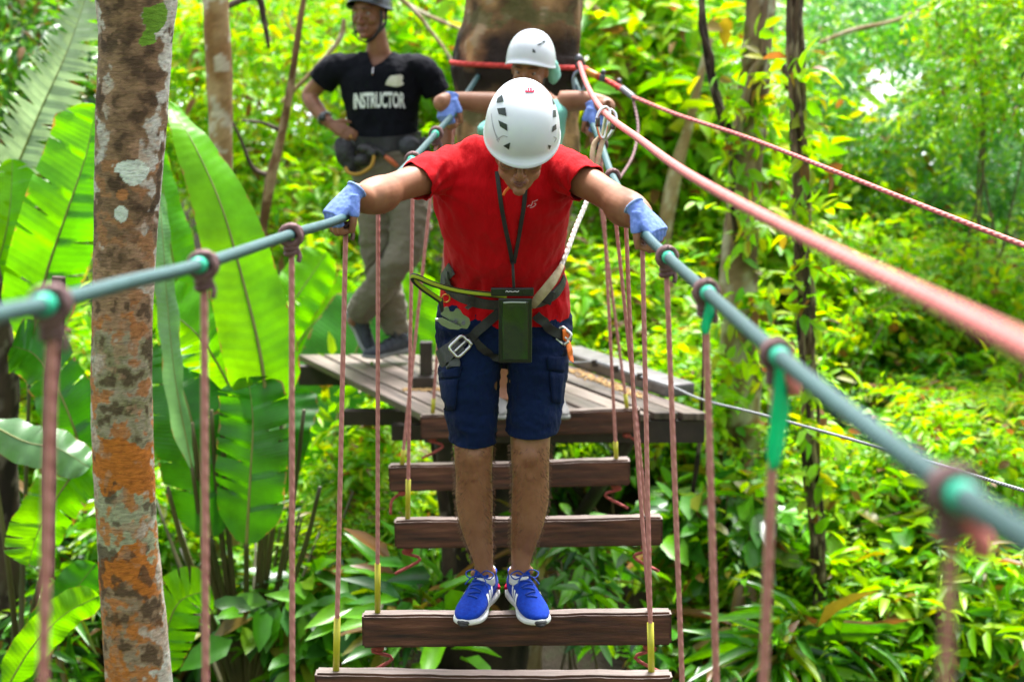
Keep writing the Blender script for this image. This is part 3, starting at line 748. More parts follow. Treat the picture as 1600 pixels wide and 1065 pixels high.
def twig_proto(seed, nl=9, L=.30, leaf=.10, W=1.0, pinnate=False):
    """list of (verts) leaves along a drooping twig; unit metres"""
    r = np.random.default_rng(seed); out = []
    for i in range(nl):
        t = (i+.6)/nl; p = np.array([L*t, 0, -.25*L*t*t])
        side = 1 if i % 2 else -1
        sc = leaf*r.uniform(.7, 1.2)*(1-.35*abs(t-.5) if not pinnate else (1.1-.6*t))
        v = LV.copy(); v[:, 1] *= W
        az = side*(r.uniform(.6, 1.3) if not pinnate else 1.15)
        if i == nl-1: az = 0
        M = rotz(az) @ roty(r.uniform(-.2, .65)) @ rotx(r.uniform(-.5, .5))
        out.append((v*sc) @ M.T + p)
    return np.array(out)          # (nl, 8, 3)
def rand_rots(n, tilt=.6):
    az = rng.uniform(0, 2*np.pi, n); pt = rng.normal(0.05, tilt, n); rl = rng.normal(0, tilt*.7, n)
    ca, sa, cp, sp_, cr, sr = np.cos(az), np.sin(az), np.cos(pt), np.sin(pt), np.cos(rl), np.sin(rl)
    R = np.empty((n, 3, 3)); Z = np.zeros(n); O = np.ones(n)
    A = np.stack([np.stack([ca, -sa, Z], -1), np.stack([sa, ca, Z], -1), np.stack([Z, Z, O], -1)], 1)
    B = np.stack([np.stack([cp, Z, sp_], -1), np.stack([Z, O, Z], -1), np.stack([-sp_, Z, cp], -1)], 1)
    D = np.stack([np.stack([O, Z, Z], -1), np.stack([Z, cr, -sr], -1), np.stack([Z, sr, cr], -1)], 1)
    return A @ B @ D
def leaves_mesh(P, protos, smin=.7, smax=1.3, tilt=.6):
    """P (n,3) positions -> one mesh of leafy twigs"""
    n = len(P); R = rand_rots(n, tilt); S = rng.uniform(smin, smax, n); pick = rng.integers(0, len(protos), n)
    allV = []
    for k, pr in enumerate(protos):
        m = pick == k
        if not m.any(): continue
        v = np.einsum('nij,lvj->nlvi', R[m], pr)*S[m][:, None, None, None] + P[m][:, None, None, :]
        allV.append(v.reshape(-1, 8, 3))
    V = np.concatenate(allV); nl = len(V); me = bpy.data.meshes.new('leaves')
    loops = []; starts = []; tot = 0
    lf = np.concatenate([np.array(f) for f in LF]); ls = np.array([len(f) for f in LF]); cs = np.concatenate([[0], np.cumsum(ls)[:-1]])
    li = (lf[None, :] + 8*np.arange(nl)[:, None]).ravel(); st = (cs[None, :] + len(lf)*np.arange(nl)[:, None]).ravel()
    me.vertices.add(nl*8); me.vertices.foreach_set('co', V.reshape(-1))
    me.loops.add(len(li)); me.loops.foreach_set('vertex_index', li.astype(np.int32))
    me.polygons.add(len(st)); me.polygons.foreach_set('loop_start', st.astype(np.int32))
    me.polygons.foreach_set('loop_total', np.tile(ls, nl).astype(np.int32))
    me.polygons.foreach_set('use_smooth', [True]*len(st))
    me.update(calc_edges=True); return me
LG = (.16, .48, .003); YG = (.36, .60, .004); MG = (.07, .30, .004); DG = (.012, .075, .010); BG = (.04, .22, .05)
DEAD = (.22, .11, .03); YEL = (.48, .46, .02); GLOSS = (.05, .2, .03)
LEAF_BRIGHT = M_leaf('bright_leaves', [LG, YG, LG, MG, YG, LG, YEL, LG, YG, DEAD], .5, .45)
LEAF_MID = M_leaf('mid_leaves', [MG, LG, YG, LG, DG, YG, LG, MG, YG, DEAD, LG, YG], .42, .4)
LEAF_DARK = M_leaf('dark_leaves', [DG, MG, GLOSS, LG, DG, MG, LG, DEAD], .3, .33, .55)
LEAF_BLUE = M_leaf('bluish_leaves', [BG, MG, (.10, .34, .08), LG, (.03, .14, .03), (.2, .4, .2)], .4, .3, .7)
PB = [twig_proto(i, 9, .34, .115, 1.0) for i in range(5)]
PSM = [twig_proto(20+i, 12, .30, .065, 1.0) for i in range(4)]
PBIG = [twig_proto(30+i, 6, .38, .19, 1.1) for i in range(4)]
PPIN = [twig_proto(40+i, 22, .55, .10, .62, True) for i in range(3)]
PTAP = [twig_proto(50+i, 7, .30, .20, .72) for i in range(4)]
PRND = [twig_proto(55+i, 7, .26, .10, 1.7) for i in range(3)]
PLONG = [twig_proto(58+i, 6, .22, .30, .38) for i in range(3)]
def clumpy(n, lo, hi, cond=None, f=.9, thr=-.05):
    """random points in a box kept where a smooth noise is high: leaves gather in clumps with gaps"""
    out = []
    lo = np.array(lo); hi = np.array(hi); tries = 0
    while len(out) < n and tries < n*8:
        p = rng.uniform(lo, hi); tries += 1
        if cond is not None and not cond(p): continue
        if noise.fractal(Vector(p*f), 1.0, 2.0, 2) > thr: out.append(p)
    return np.array(out)
def pxof(p):
    d = Vector(p)-CAM; w = d.y*_cp-d.z*_sp
    return 800+F*d.x/w, 532.5-F*(d.z*_cp+d.y*_sp)/w
def blob(n, c, r, shell=.55):
    """points through an uneven ellipsoid crown, denser towards its outside"""
    d = rng.normal(size=(n*2, 3)); d /= np.linalg.norm(d, axis=1)[:, None]
    k = np.array([1+.45*noise.noise(Vector(q*1.7)+Vector(c)) for q in d])
    rr = (shell+(1-shell)*rng.uniform(0, 1, n*2)**.7)*k
    p = d*rr[:, None]*np.array(r)+np.array(c)
    m = np.array([noise.noise(Vector(q*2.4)) > -.22 and nogap(q) for q in p])
    return p[m][:n]
STEMM = M_basic('twig_wood', [(.3, (.04, .03, .015)), (.7, (.12, .09, .04))], 10, .8, .3, 40)
def bush(name, label, cat, c, r, n, protos, mat, group=None, stems=5, **kw):
    c = Vector(c); base = Vector((c.x, c.y, float(ground_z(c.x, c.y))))
    T = thing(name, label, cat, base, group)
    obj('foliage', leaves_mesh(blob(n, tuple(c), r), protos, **kw), mat, T)
    mb = MB()
    for i in range(min(stems, 3) if r[2] > .9 else stems):
        e = c+Vector((random.uniform(-.6, .6)*r[0], random.uniform(-.6, .6)*r[1], random.uniform(-.2, .7)*r[2]))
        mb.tube([base+Vector((random.uniform(-.1, .1), 0, -.1)), base.lerp(e, .35)+Vector((random.uniform(-.15, .15), 0, 0)), base.lerp(e, .7)+Vector((random.uniform(-.15, .15), 0, 0)), e], [.012, .009, .006, .003], 6, n=14)
    obj('stems', mb, STEMM, T); return T
# understory carpet following the slope (nobody could count it)
GAPS = [(1385, 130, 48, 42), (1412, 72, 20, 16), (1592, 150, 26, 40), (1345, 175, 20, 14), (520, 178, 42, 14), (190, 170, 30, 18), (1590, 15, 30, 25), (480, 165, 22, 26)]
def nogap(p):
    if p[1] < 12.5: return True
    x, y = pxof(p)
    return not any(((x-a)/(c+14))**2+((y-b)/(d+14))**2 < .1+1.3*rng.random() for a, b, c, d in GAPS)
def carpet(n, x0, x1, y0, y1, h0, h1, f=.9, thr=-.1):
    out = []; t = 0
    while len(out) < n and t < n*8:
        t += 1; x = rng.uniform(x0, x1); y = rng.uniform(y0, y1)
        hv = noise.noise(Vector((x*.8, y*.8, 3.1)))
        z = float(ground_z(x, y))+rng.uniform(h0, h1)*(1+.7*hv)
        if noise.fractal(Vector((x, y, z))*f, 1, 2, 2) < thr: continue
        px, py = pxof((x, y, z))
        if px < -80 or px > 1680: 
            if rng.random() > .35: continue
        if 620 < px < 900 and py > 690 and y < 10.5 and rng.random() < .85: continue
        if 140 < px < 560 and y < 9.2 and py > 560 and rng.random() < .8: continue
        if not nogap((x, y, z)): continue
        out.append((x, y, z))
    return np.array(out)
def stuff(name, label, P, protos, mat, **kw):
    return tag(obj(name, leaves_mesh(P, protos, **kw), mat), label, 'undergrowth', kind='stuff')
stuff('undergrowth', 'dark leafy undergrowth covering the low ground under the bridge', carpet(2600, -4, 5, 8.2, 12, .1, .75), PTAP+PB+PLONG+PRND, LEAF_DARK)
stuff('undergrowth', 'glossy mid green undergrowth on the slope right of the bridge', carpet(5600, -5, 6.5, 9.5, 14, .35, 1.2), PB+PPIN+PRND+PSM+PSM, LEAF_MID, smin=.55, smax=1.0)
stuff('undergrowth', 'bright small leaved undergrowth higher on the slope', carpet(4200, -6.5, 7.5, 12, 18, .6, 2.0), PB+PSM, LEAF_BRIGHT)
stuff('undergrowth', 'yellow green small leaved ground plants filling the slope on the right', carpet(3200, 0.5, 6, 9.3, 13, .5, 1.25), PSM+PRND, LEAF_BRIGHT, smin=.6, smax=1.1)
stuff('far_foliage', 'far bright blurred forest foliage behind everything', clumpy(5200, (-9.5, 17, 2.2), (10, 25, 8.0), cond=nogap, f=.6, thr=-.12), PB+PBIG, LEAF_BRIGHT, smin=1.0, smax=2.0)
stuff('unseen_forest_screen', 'unseen forest wall added behind and beside the viewer to dim the frontal light', np.vstack([clumpy(1500, (-12, -9, 0), (12, -5, 7), f=.6, thr=-.2), clumpy(700, (-11, -5, 0), (-8, 9, 6.5), f=.6, thr=-.2), clumpy(700, (8, -5, 0), (11, 9, 6.5), f=.6, thr=-.2)]), PB+PBIG, LEAF_MID, smin=2.0, smax=3.5)  # out of view; added to block low sky light, height set for the fill
# countable crowns and shrubs
def crown(name, label, px, py, Y, rpx, ry, rpz, n, protos, mat, **kw):
    c = at(px, py, Y); return bush(name, label, 'tree' if 'tree' in name else 'shrub', c, (mpx(rpx, Y), ry, mpx(rpz, Y)), n, protos, mat, **kw)
crown('leafy_tree', 'dark leafy tree in the top left corner behind the grey frond', 40, 90, 12.5, 150, .8, 160, 420, PB, LEAF_DARK)
crown('leafy_tree', 'bright tree crown between the lichen trunk and the instructor', 400, 130, 13, 170, 1.0, 190, 560, PB, LEAF_BRIGHT)
crown('leafy_tree', 'bright yellow green crown between the instructor and the big trunk', 660, 110, 13.5, 110, .9, 170, 380, PBIG, LEAF_BRIGHT)
crown('leafy_tree', 'bright large leaved crown right of the big trunk', 1000, 120, 12.5, 130, .9, 170, 440, PBIG, LEAF_BRIGHT)
crown('leafy_tree', 'bright crown behind the mottled trunk and liana', 1130, 330, 12.6, 140, .8, 200, 620, PBIG+PB, LEAF_BRIGHT)
crown('leafy_tree', 'bluish small leaved tree filling the upper right', 1440, 190, 13.5, 230, 1.3, 250, 2100, PSM, LEAF_BLUE)
crown('leafy_tree', 'small leaved green tree reaching in at the top right corner', 1570, 60, 11.5, 130, .8, 150, 620, PSM, LEAF_MID)
crown('leafy_shrub', 'leafy shrub beneath the blue leaved tree on the right', 1450, 500, 12, 190, .9, 140, 700, PSM+PB, LEAF_BRIGHT)
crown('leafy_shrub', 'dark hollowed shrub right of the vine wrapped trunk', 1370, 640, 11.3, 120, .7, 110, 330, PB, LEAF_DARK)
crown('leafy_shrub', 'fresh green shrub right of the deck under the steel cable', 1120, 620, 10.6, 110, .5, 130, 380, PB, LEAF_BRIGHT)
crown('leafy_shrub', 'glossy shrub low down between the pink ropes and the vine trunk', 1160, 900, 9.4, 110, .5, 110, 330, PB, LEAF_MID)
crown('leafy_shrub', 'glossy dark leaved shrub at the bottom right corner', 1500, 960, 9.0, 150, .6, 110, 430, PTAP, LEAF_MID)
crown('leafy_shrub', 'pinnate leaved shrub at the bottom right of centre', 1330, 940, 9.2, 100, .5, 90, 180, PPIN, LEAF_MID)
crown('leafy_shrub', 'bright shrub on the slope at the right edge', 1550, 720, 10.8, 120, .7, 130, 450, PB+PPIN, LEAF_BRIGHT)
crown('leafy_shrub', 'yellow green shrub behind the legs of the instructor', 520, 400, 12.2, 110, .7, 160, 420, PB, LEAF_BRIGHT)
crown('leafy_shrub', 'shrub seen under the deck left corner', 560, 720, 9.6, 70, .4, 90, 160, PPIN+PB, LEAF_BRIGHT)
crown('leafy_shrub', 'pinnate leaved shrub left of the shin plank', 520, 870, 8.9, 60, .4, 80, 90, PPIN, LEAF_MID)
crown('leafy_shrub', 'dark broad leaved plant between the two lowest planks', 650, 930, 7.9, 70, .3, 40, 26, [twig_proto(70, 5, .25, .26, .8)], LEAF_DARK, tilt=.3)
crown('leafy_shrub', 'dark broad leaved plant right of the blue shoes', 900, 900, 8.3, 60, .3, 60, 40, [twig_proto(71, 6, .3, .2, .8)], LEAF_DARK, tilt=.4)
crown('leafy_shrub', 'dense green shrub behind the banana stems', 300, 860, 9.6, 150, .5, 170, 420, PB, LEAF_MID)
crown('leafy_shrub', 'shrub with bright leaves at the left edge behind the dark trunk', 60, 620, 10.5, 120, .6, 150, 420, PB, LEAF_BRIGHT)
crown('leafy_shrub', 'low bright shrub behind the deck right of the curb beam', 960, 470, 11, 90, .5, 100, 320, PB, LEAF_BRIGHT)
crown('leafy_shrub', 'yellow leaved bush on the slope below the big banana leaf', 470, 560, 11.2, 110, .6, 120, 260, PBIG, LEAF_BRIGHT)
PBR = [twig_proto(60+i, 6, .26, .24, 1.25) for i in range(3)]
PLG = [twig_proto(64+i, 7, .18, .42, .34) for i in range(3)]
crown('leafy_shrub', 'large round leaved plant low at the right between the two dark ropes', 1330, 800, 9.6, 80, .35, 70, 60, PBR, LEAF_MID, tilt=.45)
crown('leafy_shrub', 'long strap leaved clump on the slope below the steel cable', 1500, 830, 9.8, 90, .4, 80, 70, PLG, LEAF_BRIGHT, tilt=.5)
crown('leafy_shrub', 'dark round leaved plant at the foot of the mottled trunk', 1120, 810, 9.3, 70, .3, 70, 60, PBR, LEAF_DARK, tilt=.45)
crown('leafy_shrub', 'dark strap leaved clump at the bottom edge right of the last suspension rope', 1240, 1020, 8.6, 90, .35, 60, 60, PLG, LEAF_DARK, tilt=.5)
crown('leafy_shrub', 'round leaved plant between the banana stems and the bridge', 500, 960, 8.2, 60, .3, 70, 50, PBR, LEAF_DARK, tilt=.45)
# climbing leaves on the vine tree and liana
def climber(parent, px0, py0, px1, py1, Y, n, sp):
    P = []
    for i in range(n):
        t = random.random(); q = at(px0+(px1-px0)*t+random.gauss(0, sp), py0+(py1-py0)*t, Y-.05+random.gauss(0, .08)); P.append(tuple(q))
    obj('climbing_leaves', leaves_mesh(np.array(P), [twig_proto(80, 3, .1, .11, 1.2)], tilt=.8), LEAF_BRIGHT, parent)
climber(T6, 1250, 60, 1280, 900, 8.95, 90, 15)
climber(T5, 1165, 60, 1160, 620, 9.75, 130, 26); climber(T5, 1155, 700, 1160, 860, 9.7, 50, 30)

# ---------------------------------------------------------------- banana like plants
BAN = M_leaf('banana_leaf', [(.12, .46, .004), (.18, .5, .004), (.10, .40, .006)], .6, .38, .35, vein=5, tcol=1.3)
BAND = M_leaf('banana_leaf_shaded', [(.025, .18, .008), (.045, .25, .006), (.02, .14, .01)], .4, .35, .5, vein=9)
BANM = M_leaf('banana_leaf_green', [(.07, .36, .006), (.11, .42, .006), (.06, .30, .01)], .5, .38, .4, vein=6)
BANS = M_leaf('silvery_banana_leaf', [(.13, .3, .10), (.18, .36, .14)], .4, .3, .7, vein=8)
BANP = M_leaf('pale_frond', [(.28, .42, .2), (.34, .47, .25)], .3, .4, .6, vein=12, tcol=1.0)
RIB = M_basic('leaf_rib', [(.3, (.12, .14, .02)), (.7, (.24, .24, .06))], 8, .5, .1, 30)
STALK = M_basic('leaf_stalk', [(.3, (.03, .035, .01)), (.6, (.09, .08, .025)), (.8, (.16, .13, .05))], 5, .5, .3, 20, mapscale=(1, 1, .3))
def big_leaf(parent, spine, wmax, right, mat, tears=0, fold=.18, tip=.14, base=.12, name='leaf', n=46, m=6, ruf=.01, jag=0.0, asym=1.0, seed=0):
    """spine: list of (px,py,Y) from stalk end to tip; wmax metres; right: world vector across the blade"""
    r = random.Random(seed)
    P = catmull(np.array([tuple(at(*q)) for q in spine]), n); right = Vector(right).normalized()
    T = np.gradient(P, axis=0)
    half = {}
    root = obj(name, MB().tube([Vector(p) for p in P[::3]]+[Vector(P[-1])], [max(.0015, .011*(1-i/(n/3)) * (wmax/.4)) for i in range(len(P[::3])+1)], 6), RIB, parent)
    V = []; Fc = []; UV = []
    for sgn in (-1, 1):
        tearset = {}; i = 3
        while tears and i < n-3:
            i += r.randint(3, 9) if tears == 1 else r.randint(1, 3)
            tearset[i] = r.uniform(.15, .75)
        basei = len(V); gap = 0.0; rows = []
        for i in range(n):
            u = i/(n-1); w = wmax*.5*(min(1, (u+.02)/base)**.6)*(min(1, (1.001-u)/tip)**.55 if u > 1-tip else 1)*(.82+.18*math.sin(math.pi*u))
            if sgn < 0: w *= asym
            t = Vector(T[i]).normalized(); a = (right-t*right.dot(t)).normalized(); nn = t.cross(a)
            if nn.y > 0: nn = -nn
            for pas in ((0, 1) if i in tearset else (0,)):
                row = []
                for k in range(m+1):
                    q = k/m; d = w*q
                    dz = -fold*w*(q**1.6) + ruf*math.sin(u*38+sgn+q*2)*q + ruf*1.4*math.sin(u*11+3*sgn)*q
                    tear_d = 0
                    if i in tearset and q > tearset[i]:
                        tear_d = (q-tearset[i])*w*(.10 if tears == 1 else .22)*(1 if pas else -1)
                        dz -= .05*q*w*(1 if pas else -.2)
                    if jag: d *= 1-(jag*r.random() if k == m else 0)
                    p = Vector(P[i])+a*(sgn*d)+nn*dz*-1*(-1)+t*(d*.28+tear_d)
                    row.append(len(V)); V.append(tuple(p)); UV.append((sgn*q*.5+.5, u*2))
                rows.append((i, pas, row))
        for (i, ps, ra), (i2, ps2, rb) in zip(rows[:-1], rows[1:]):
            for k in range(m):
                if i2 == i and (k+.5)/m > tearset.get(i, 9): continue
                Fc.append((ra[k], ra[k+1], rb[k+1], rb[k]))
    bm_me = MB().add(V, Fc, UV).mesh('lamina')
    lam = obj('blade', bm_me, mat, root)
    bpy.context.view_layer.update()
    return root
def stalk(parent, pts, r0, r1, mat=None):
    P = [at(*q) for q in pts]; k = len(P)
    obj('stalk', MB().tube(P, [r0+(r1-r0)*i/(k-1) for i in range(k)], 8), mat or STALK, parent)
bb = at(385, 1060, 8.3); bb.z = float(ground_z(bb.x, bb.y))
BP = thing('banana_plant', 'large banana plant with paddle leaves, left of the deck', 'plant', bb)
RX = (1, 0, 0)
big_leaf(BP, [(418, 655, 7.9), (408, 560, 7.9), (380, 440, 7.95), (345, 320, 8.0), (300, 220, 8.1), (262, 160, 8.25)], .38, (1, .25, -.25), BAN, fold=.12, ruf=.006, tip=.8, seed=1, asym=.95)
big_leaf(BP, [(330, 640, 8.3), (300, 540, 8.3), (275, 430, 8.35), (258, 320, 8.4), (250, 230, 8.5)], .3, (1, .5, -.2), BANM, fold=.2, seed=2, tip=.6)
big_leaf(BP, [(300, 730, 7.7), (275, 600, 7.7), (262, 480, 7.75), (255, 380, 7.8), (248, 300, 7.9)], .10, (.8, .6, 0), BANS, fold=.3, seed=3)
big_leaf(BP, [(385, 660, 8.1), (352, 590, 8.1), (315, 530, 8.1), (270, 490, 8.15), (235, 470, 8.2)], .30, (.6, 0, .8), BAN, fold=.35, seed=4, tears=1)
big_leaf(BP, [(330, 840, 8.0), (318, 760, 8.0), (300, 660, 8.0), (275, 580, 8.1), (250, 540, 8.2)], .38, (1, .2, .1), BAND, tears=1, fold=.2, seed=5)
big_leaf(BP, [(385, 850, 7.8), (390, 760, 7.8), (395, 660, 7.85), (388, 590, 7.9)], .33, (1, -.1, 0), BAND, tears=1, fold=.12, seed=6)
big_leaf(BP, [(415, 790, 8.5), (435, 700, 8.5), (450, 650, 8.6), (455, 610, 8.7)], .28, (1, 0, .5), BAND, fold=.2, seed=7)
big_leaf(BP, [(520, 800, 9.6), (520, 700, 9.6), (535, 620, 9.7), (560, 540, 9.8), (600, 470, 9.9)], .62, (1, 0, .3), BAND, fold=.12, seed=8)
big_leaf(BP, [(410, 560, 10.2), (440, 500, 10.2), (480, 440, 10.3), (510, 395, 10.4)], .30, (.6, 0, -.8), BAN, fold=.3, seed=9)
big_leaf(BP, [(440, 640, 10.3), (455, 560, 10.3), (495, 500, 10.4), (560, 455, 10.5)], .42, (.5, 0, -.85), BAN, fold=.15, seed=10)
big_leaf(BP, [(560, 620, 10), (600, 560, 10), (640, 500, 10.1), (680, 440, 10.2)], .45, (.8, 0, -.5), BAN, fold=.15, seed=11)
for (e, y0) in ((418, 655), (330, 640), (300, 730), (385, 660), (330, 840), (385, 850), (420, 790), (345, 620), (440, 660), (475, 640), (300, 660), (262, 760), (500, 760)):
    x0 = 385+(e-385)*.12
    stalk(BP, [(x0, 1075, 8.3), (x0+(e-x0)*.25, 1000, 8.2), (x0+(e-x0)*.75, (y0+1000)/2-20, 8.05), (e, y0, 7.95)], random.uniform(.017, .026), .009)
for k in range(16):
    e = random.uniform(240, 560); y0 = random.uniform(760, 900)
    stalk(BP, [(375+(e-385)*.15, 1085, 8.4), (385+(e-385)*.5, 980, 8.4+random.uniform(-.1, .3)), (e, y0, 8.5+random.uniform(-.2, .5))], .016, .006)
# left plant
b2 = at(30, 1000, 8.0); b2.z = float(ground_z(b2.x, b2.y))
LP = thing('banana_plant', 'banana plant with torn blades at the left edge behind the lichen trunk', 'plant', b2)
big_leaf(LP, [(48, 540, 8.2), (72, 430, 8.2), (105, 330, 8.2), (135, 240, 8.25), (150, 165, 8.3)], .36, (1, .2, .45), BANM, tears=1, fold=.08, seed=12, asym=1.1)
big_leaf(LP, [(-40, 420, 8.9), (10, 300, 8.9), (60, 180, 8.9), (105, 80, 8.9), (140, -20, 9.0)], .36, (.9, 0, .5), BANP, tears=2, fold=.15, jag=.25, seed=13, n=90)
big_leaf(LP, [(-30, 480, 8.7), (0, 400, 8.7), (15, 330, 8.7), (20, 250, 8.8)], .26, (1, 0, .2), BAN, tears=1, fold=.2, seed=14)
big_leaf(LP, [(-20, 660, 7.7), (40, 690, 7.6), (90, 700, 7.6), (140, 730, 7.6)], .2, (.1, .6, .8), BANS, fold=.3, seed=15)
big_leaf(LP, [(150, 700, 7.7), (100, 760, 7.6), (60, 830, 7.6), (45, 880, 7.6)], .25, (1, .3, .4), BAN, tears=1, fold=.15, seed=16)
big_leaf(LP, [(30, 1075, 7.4), (60, 1000, 7.4), (110, 930, 7.4), (150, 880, 7.45)], .18, (.8, .3, -.5), BAND, fold=.2, seed=17)
big_leaf(LP, [(10, 1075, 7.2), (50, 1010, 7.2), (100, 960, 7.2), (155, 930, 7.25)], .16, (.7, .2, -.7), BAN, fold=.25, seed=18)
big_leaf(LP, [(230, 1060, 7.7), (255, 1000, 7.7), (280, 940, 7.7), (330, 920, 7.7)], .26, (.8, 0, -.6), BAN, tears=1, fold=.2, seed=19)
big_leaf(LP, [(150, 780, 8.0), (105, 640, 8.0), (60, 560, 8.1), (20, 540, 8.1)], .3, (.5, 0, .9), BAND, tears=1, fold=.2, seed=20)
for (e, y0, Y) in ((48, 540, 8.2), (-40, 420, 8.9), (-30, 480, 8.7), (150, 700, 7.8), (-20, 660, 7.8)):
    stalk(LP, [(30, 1060, 8.1), (30+(e-30)*.3, 900, Y), (e, y0, Y)], .018, .008)
# fern like tree fronds on the right
FERN = [twig_proto(90+i, 30, .8, .11, .5, True) for i in range(3)]
def fern(label, px, py, Y, n, s, mat=LEAF_BRIGHT):
    c = at(px, py, Y); root = thing('fern', label, 'fern', (c.x, c.y, float(ground_z(c.x, c.y))))
    allv = []
    for i in range(n):
        az = 2*math.pi*i/n+random.uniform(-.2, .2)
        pr = FERN[i % 3]*s; R = rotz(az) @ roty(random.uniform(-.35, -.05)); allv.append((pr @ R.T+np.array(c)).reshape(-1, 8, 3))
    V = np.concatenate(allv); m = MB()
    for v in V: m.add(v, LF)
    obj('fronds', m, mat, root)
    obj('stem', MB().tube([Vector((c.x, c.y, float(ground_z(c.x, c.y))-.05)), c], .02, 8), STALK, root)
fern('feathery fern on the slope at the right edge', 1540, 620, 10.2, 11, 1.0)
fern('feathery fern beside the vine wrapped trunk', 1440, 610, 10.6, 10, .8)
fern('feathery fern at the left under the big blades', 280, 560, 9.2, 9, .7)
fern('yellowish fern left of the shin plank', 470, 800, 9.0, 9, .6)
# ---------------------------------------------------------------- people: shared builders
def M_skin(name, c1, c2, c3):
    return M_basic(name, [(.3, c1), (.5, c2), (.7, c3)], 9, .48, .35, 220, sss=.08, spec=.4, bdist=.0012)
SKIN = M_skin('tan_skin', (.20, .078, .038), (.27, .118, .062), (.33, .155, .088))
SKIND = M_skin('brown_skin', (.17, .07, .035), (.23, .10, .055), (.28, .13, .07))
def M_cloth(name, c1, c2, c3=None, scale=5, rough=.85, bump=.35, sheen=.15, fold=.6):
    m, nt, N, L, b = nmat(name)
    n = noise_node(N, L, 'Object', scale, 5); r = ramp(N, [(.3, c1), (.7, c2)])
    L.new(n.outputs['Fac'], r.inputs[0]); L.new(r.outputs[0], b.inputs['Base Color'])
    b.inputs['Roughness'].default_value = rough; b.inputs['Specular IOR Level'].default_value = .12
    b.inputs['Sheen Weight'].default_value = sheen
    n2 = noise_node(N, L, 'Object', 900, 1); n3 = noise_node(N, L, 'Object', 13, 4, .55, mapscale=(1.6, 1, .8))
    ad = N.new('ShaderNodeMath'); ad.operation = 'MULTIPLY_ADD'; ad.inputs[1].default_value = .05
    L.new(n2.outputs['Fac'], ad.inputs[0])
    ml = N.new('ShaderNodeMath'); ml.operation = 'MULTIPLY'; ml.inputs[1].default_value = fold
    L.new(n3.outputs['Fac'], ml.inputs[0]); L.new(ml.outputs[0], ad.inputs[2])
    bp = N.new('ShaderNodeBump'); bp.inputs['Strength'].default_value = bump; bp.inputs['Distance'].default_value = .02
    L.new(ad.outputs[0], bp.inputs['Height']); L.new(bp.outputs[0], b.inputs['Normal']); return m
RED = M_cloth('red_cotton', (.36, .001, .003), (.58, .002, .008), bump=.6, sheen=.05, fold=.9)
NAVY = M_cloth('navy_cotton', (.002, .007, .03), (.004, .014, .06), bump=.8, sheen=.03, fold=.9)
BLACKT = M_cloth('black_tee', (.003, .0035, .006), (.007, .008, .013), sheen=0, bump=.6)
MINT = M_cloth('mint_cloth', (.18, .52, .42), (.28, .64, .55))
TROU = M_cloth('grey_brown_trousers', (.13, .112, .082), (.19, .165, .125), bump=.6)
GLOVE = M_cloth('blue_glove_fabric', (.10, .17, .50), (.19, .29, .68), scale=60, bump=.5)
GLOVET = M_cloth('pale_glove_trim', (.2, .3, .6), (.3, .42, .7), scale=60)
HELM = M_basic('white_helmet_shell', [(.3, (.58, .62, .68)), (.7, (.64, .68, .74))], 3, .4, .05, 30, coat=.1)
HELMD = M_basic('dark_helmet_shell', [(.3, (.02, .03, .045)), (.7, (.04, .055, .08))], 3, .25, .05, 30, coat=.4)
VENT = M_basic('vent_dark', [(.5, (.008, .02, .016))], 1, .5, 0)  # flat dark decals, the shade inside the vent holes put into colour
HAIRL = M_basic('light_body_hair', [(.5, (.36, .23, .15))], 1, .4, 0)
HAIRB = M_basic('fine_body_hair', [(.5, (.16, .085, .05))], 1, .5, 0)
HAIR = M_basic('black_hair', [(.3, (.006, .005, .004)), (.7, (.018, .014, .012))], 40, .6, .6, 120, bmap=(1, 1, 6))
EYEW = M_basic('eye_white', [(.5, (.22, .18, .16))], 1, .2, 0)
EYED = M_basic('eye_iris', [(.5, (.01, .006, .004))], 1, .12, 0)
LIP = M_basic('lips', [(.3, (.14, .05, .045)), (.7, (.2, .075, .065))], 30, .45, .2, 200)
SHOEB = M_cloth('blue_mesh_shoe', (.003, .025, .26), (.006, .05, .42), scale=90, bump=.25, fold=.15, sheen=.05)
SHOEG = M_cloth('dark_grey_shoe', (.03, .036, .05), (.075, .085, .105), scale=60)
SOLEW = M_basic('white_rubber', [(.3, (.55, .56, .57)), (.7, (.75, .75, .75))], 15, .5, .1, 60)
RUBB = M_basic('black_rubber', [(.3, (.012, .012, .014)), (.7, (.03, .03, .032))], 15, .6, .2, 90)
STRIPE = M_basic('white_print', [(.5, (.72, .74, .76))], 1, .5, 0)
LACE = M_basic('blue_lace', [(.5, (.004, .04, .3))], 1, .7, 0)
PINKP = M_basic('pink_print', [(.5, (.50, .02, .06))], 1, 1.0, 0, spec=0)
ORANGE = M_basic('orange_webbing', [(.3, (.75, .14, .01)), (.7, (.85, .2, .02))], 40, .6, .2, 200)
BEIGE = M_basic('beige_webbing', [(.3, (.3, .22, .12)), (.7, (.5, .42, .28))], 30, .75, .5, 120)

